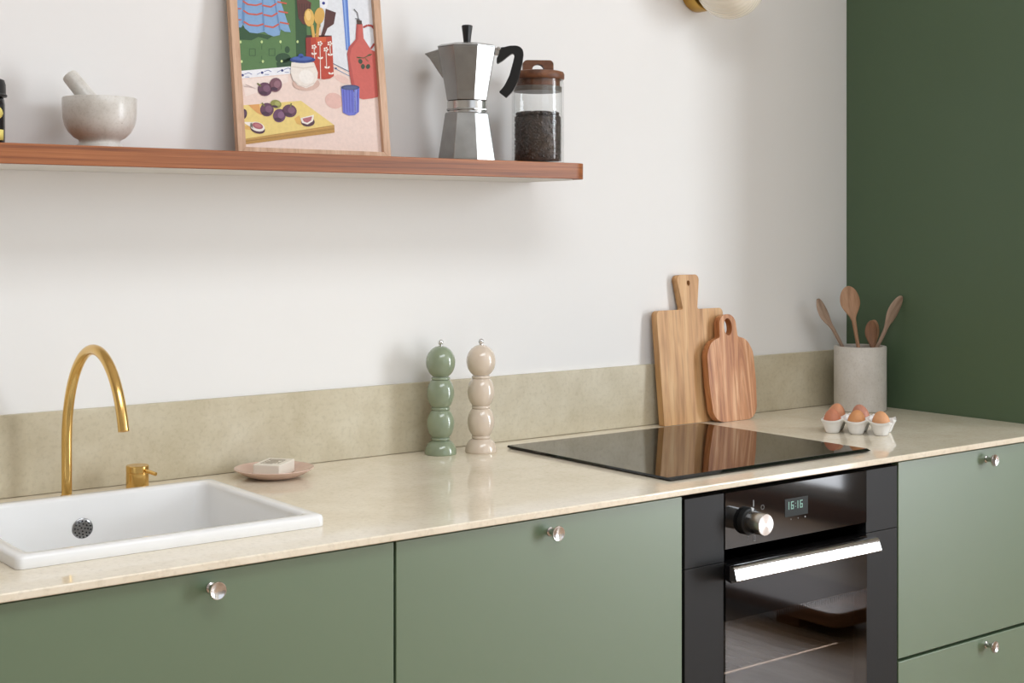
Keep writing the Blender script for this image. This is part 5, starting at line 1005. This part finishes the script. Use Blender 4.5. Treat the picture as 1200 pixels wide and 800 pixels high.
# moka pot
t = thing('moka_pot', 'octagonal aluminium stovetop coffee pot with black handle and knob', 'coffee pot', (.5080, -.088, SHELF), math.radians(-38.5))
def octo(r, z, dx=0.0):      # r = across-flats half width
    R = r/math.cos(PI/8); return [(dx+R*math.cos(PI/8+k*PI/4), R*math.sin(PI/8+k*PI/4), z) for k in range(8)]
bm = B(); loft(bm, [octo(.0555, 0), octo(.0570, .0015), octo(.0565, .006), octo(.0432, .0960), octo(.0415, .0985)]); obj('boiler', bm, 'alu', t, smooth=False, bevel=.0012)
bm = B(); lathe(bm, [(0, .0985), (.0385, .0985), (.0385, .1015), (.0400, .1020), (.0400, .1215), (.0375, .1220), (0, .1220)], 48); obj('collar', bm, 'steel', t)
bm = B(); loft(bm, [octo(.0375, .1020), octo(.0402, .1030), octo(.0402, .1060), octo(.0375, .1070)]); 
loft(bm, [octo(.0375, .1225), octo(.0395, .1232), octo(.0420, .1400), octo(.0572, .2270), octo(.0572, .2290)]); obj('upper_pot', bm, 'alu', t, smooth=False, bevel=.0008)
bm = B()     # spout on the -x side
loft(bm, [[(-.0500, -.0120, .1700), (-.0500, .0120, .1700), (-.0440, .0120, .1690), (-.0440, -.0120, .1690)],
          [(-.0760, -.0125, .2090), (-.0760, .0125, .2090), (-.0500, .0180, .2090), (-.0500, -.0180, .2090)],
          [(-.0860, -.0050, .2185), (-.0860, .0050, .2185), (-.0520, .0200, .2270), (-.0520, -.0200, .2270)]])
obj('spout', bm, 'alu', t, smooth=False, bevel=.0015)
bm = B(); loft(bm, [octo(.0580, .2291), octo(.0580, .2312), octo(.0500, .2350), octo(.0130, .2405), octo(.0080, .2408)]); ld = obj('lid', bm, 'alu', t, smooth=False, bevel=.0008)
bm = B(); lathe(bm, [(0, .2408), (.0070, .2408), (.0075, .2440), (.0088, .2560), (.0112, .2730), (.0108, .2752), (.0090, .2760), (0, .2760)], 10); obj('lid_knob', bm, 'blackplastic', ld, angle=30)
bm = B(); box(bm, .0560, .0660, -.0075, .0075, .2150, .2300); tube(bm, [(.0640, -.0095, .2280), (.0640, .0095, .2280)], .0042, 12); obj('hinge', bm, 'steel', t, bevel=.0015)
hp = [(.0600, .1965), (.0720, .2040), (.0870, .2160), (.0930, .2190), (.0958, .2130), (.0928, .2000), (.0858, .1740), (.0750, .1520), (.0645, .1405), (.0790, .1290), (.0930, .1420), (.1040, .1660), (.1120, .2000), (.1145, .2190), (.1110, .2290), (.1010, .2340), (.0860, .2335), (.0760, .2310), (.0670, .2300), (.0640, .2160), (.0600, .2080)]
hp = rounded(hp, [.002, .02, .02, .012, .012, .03, .04, .05, .002, .002, .05, .05, .04, .03, .02, .02, .02, .02, .004, .004, .004], 4)
bm = B(); slab(bm, hp, .0170, 'XZ', at=-.0085); obj('handle', bm, 'blackplastic', t, bevel=.0032, seg=3)

# coffee jar
JX, JY, JR = .6900, -.088, .0545
t = thing('storage_jar', 'glass jar with wooden handled lid half filled with coffee', 'jar', (JX, JY, SHELF))
pr = [(0, 0), (JR-.004, 0), (JR-.001, .001), (JR, .004), (JR, .168), (JR-.001, .1735), (JR-.001, .1765)]
bm = B(); lathe(bm, pr, 72); lathe(bm, [(JR-.0035, .1765), (JR-.0035, .010), (JR-.006, .006), (0, .005)], 72)
lathe(bm, [(JR-.001, .1765), (JR-.0035, .1765)], 72); obj('glass_body', bm, 'jarglass', t, angle=60)
bm = B(); lathe(bm, [(0, .1520), (JR-.0045, .1520), (JR-.0037, .1535), (JR-.0037, .1610), (JR-.0060, .1625), (0, .1625)], 64); sl = obj('seal_plug', bm, 'silicone', t)
bm = B(); lathe(bm, [(0, .1625), (JR-.008, .1625), (JR-.008, .1768), (JR-.0005, .1768), (JR+.0010, .1790), (JR+.0012, .1880), (JR-.0010, .1925), (JR-.0080, .1945), (0, .1945)], 64); ld = obj('lid', bm, 'lidwood', t)
ol = rounded([(-.0320, .1940), (.0320, .1940), (.0320, .2175), (-.0320, .2175)], [0, 0, .009, .009], 6)
arch = [(.0130*math.cos(a), .1965+.0125*math.sin(a)) for a in [PI*k/12 for k in range(13)]]
bm = B(); slab(bm, ol, .0200, 'XZ', holes=[arch], at=-.0100)
bmesh.ops.rotate(bm, verts=bm.verts[:], cent=(0, 0, 0), matrix=Matrix.Rotation(math.radians(-32), 3, 'Z')); obj('lid_handle', bm, 'lidwood', ld, bevel=.002)
# coffee: one uncountable heap
bm = B(); r0 = JR-.0062
lathe(bm, [(0, .0062), (r0-.004, .0064), (r0-.0015, .010), (r0-.0015, .097), (r0-.006, .1000), (0, .1030)], 40)
ico = bmesh.new(); bmesh.ops.create_icosphere(ico, subdivisions=1, radius=1.0)
iv = [v.co.copy() for v in ico.verts]; ifc = [[v.index for v in f.verts] for f in ico.faces]; ico.free()
def bean(p, s):
    q = Matrix.Rotation(random.uniform(0, PI), 3, 'X') @ Matrix.Rotation(random.uniform(0, PI), 3, 'Z')
    vs_ = [bm.verts.new(Vector(p)+q @ Vector((c.x*s, c.y*s*.75, c.z*s*.6))) for c in iv]
    for f in ifc: bm.faces.new([vs_[i] for i in f])
for k in range(1500):
    a = random.uniform(0, 2*PI); z = random.uniform(.0105, .1000); rr = r0-.0020; bean((rr*math.cos(a), rr*math.sin(a), z), random.uniform(.0024, .0036))
for k in range(620):
    a = random.uniform(0, 2*PI); rr = (r0-.0035)*math.sqrt(random.random()); bean((rr*math.cos(a), rr*math.sin(a), .1010+.004*(1-rr/r0)+random.uniform(-.001, .006)), random.uniform(.0028, .0040))
o = obj('coffee_beans', bm, 'bean', None); o.location = (JX, JY, SHELF); o['kind'] = 'stuff'
tag(o, 'dark roasted coffee filling the lower half of the glass jar', 'coffee')

# ------------------------------------------------------------------ wall lamp
LX, LZ = 1.2510, 1.9245
t = thing('wall_lamp', 'wall lamp with round ribbed opal globe on a brass mount', 'lamp', (LX, WALL-.0005, LZ))
bm = B(); lathe(bm, [(0, 0), (.052, 0), (.054, .002), (.054, .036), (.053, .038), (.050, .038), (.048, .030), (0, .030)], 56)
bmesh.ops.transform(bm, matrix=Matrix.Rotation(PI/2, 4, 'X'), verts=bm.verts[:]); obj('mount', bm, 'darkbrass', t)
bm = B(); GR = .0810; cy = -.1130; nr = 34; sg = nr*6; rows = 40; gl = []
for j in range(rows+1):
    ph = PI*j/rows; row = []
    if j in (0, rows): row = [bm.verts.new((0, cy-GR*math.cos(ph), 0))]
    else:
        for i in range(sg):
            th = 2*PI*i/sg; tw = th+.5*math.cos(ph); rr = GR*(1+.020*abs(math.sin(nr*th/2))*math.sin(ph))
            row.append(bm.verts.new((rr*math.sin(ph)*math.cos(tw), cy-rr*math.cos(ph), rr*math.sin(ph)*math.sin(tw))))
    gl.append(row)
for a, b in zip(gl[:-1], gl[1:]):
    for i in range(sg):
        j = (i+1) % sg
        if len(a) == 1: bm.faces.new((a[0], b[i], b[j]))
        elif len(b) == 1: bm.faces.new((a[i], b[0], a[j]))
        else: bm.faces.new((a[i], b[i], b[j], a[j]))
obj('globe', bm, 'opal', t, angle=80)
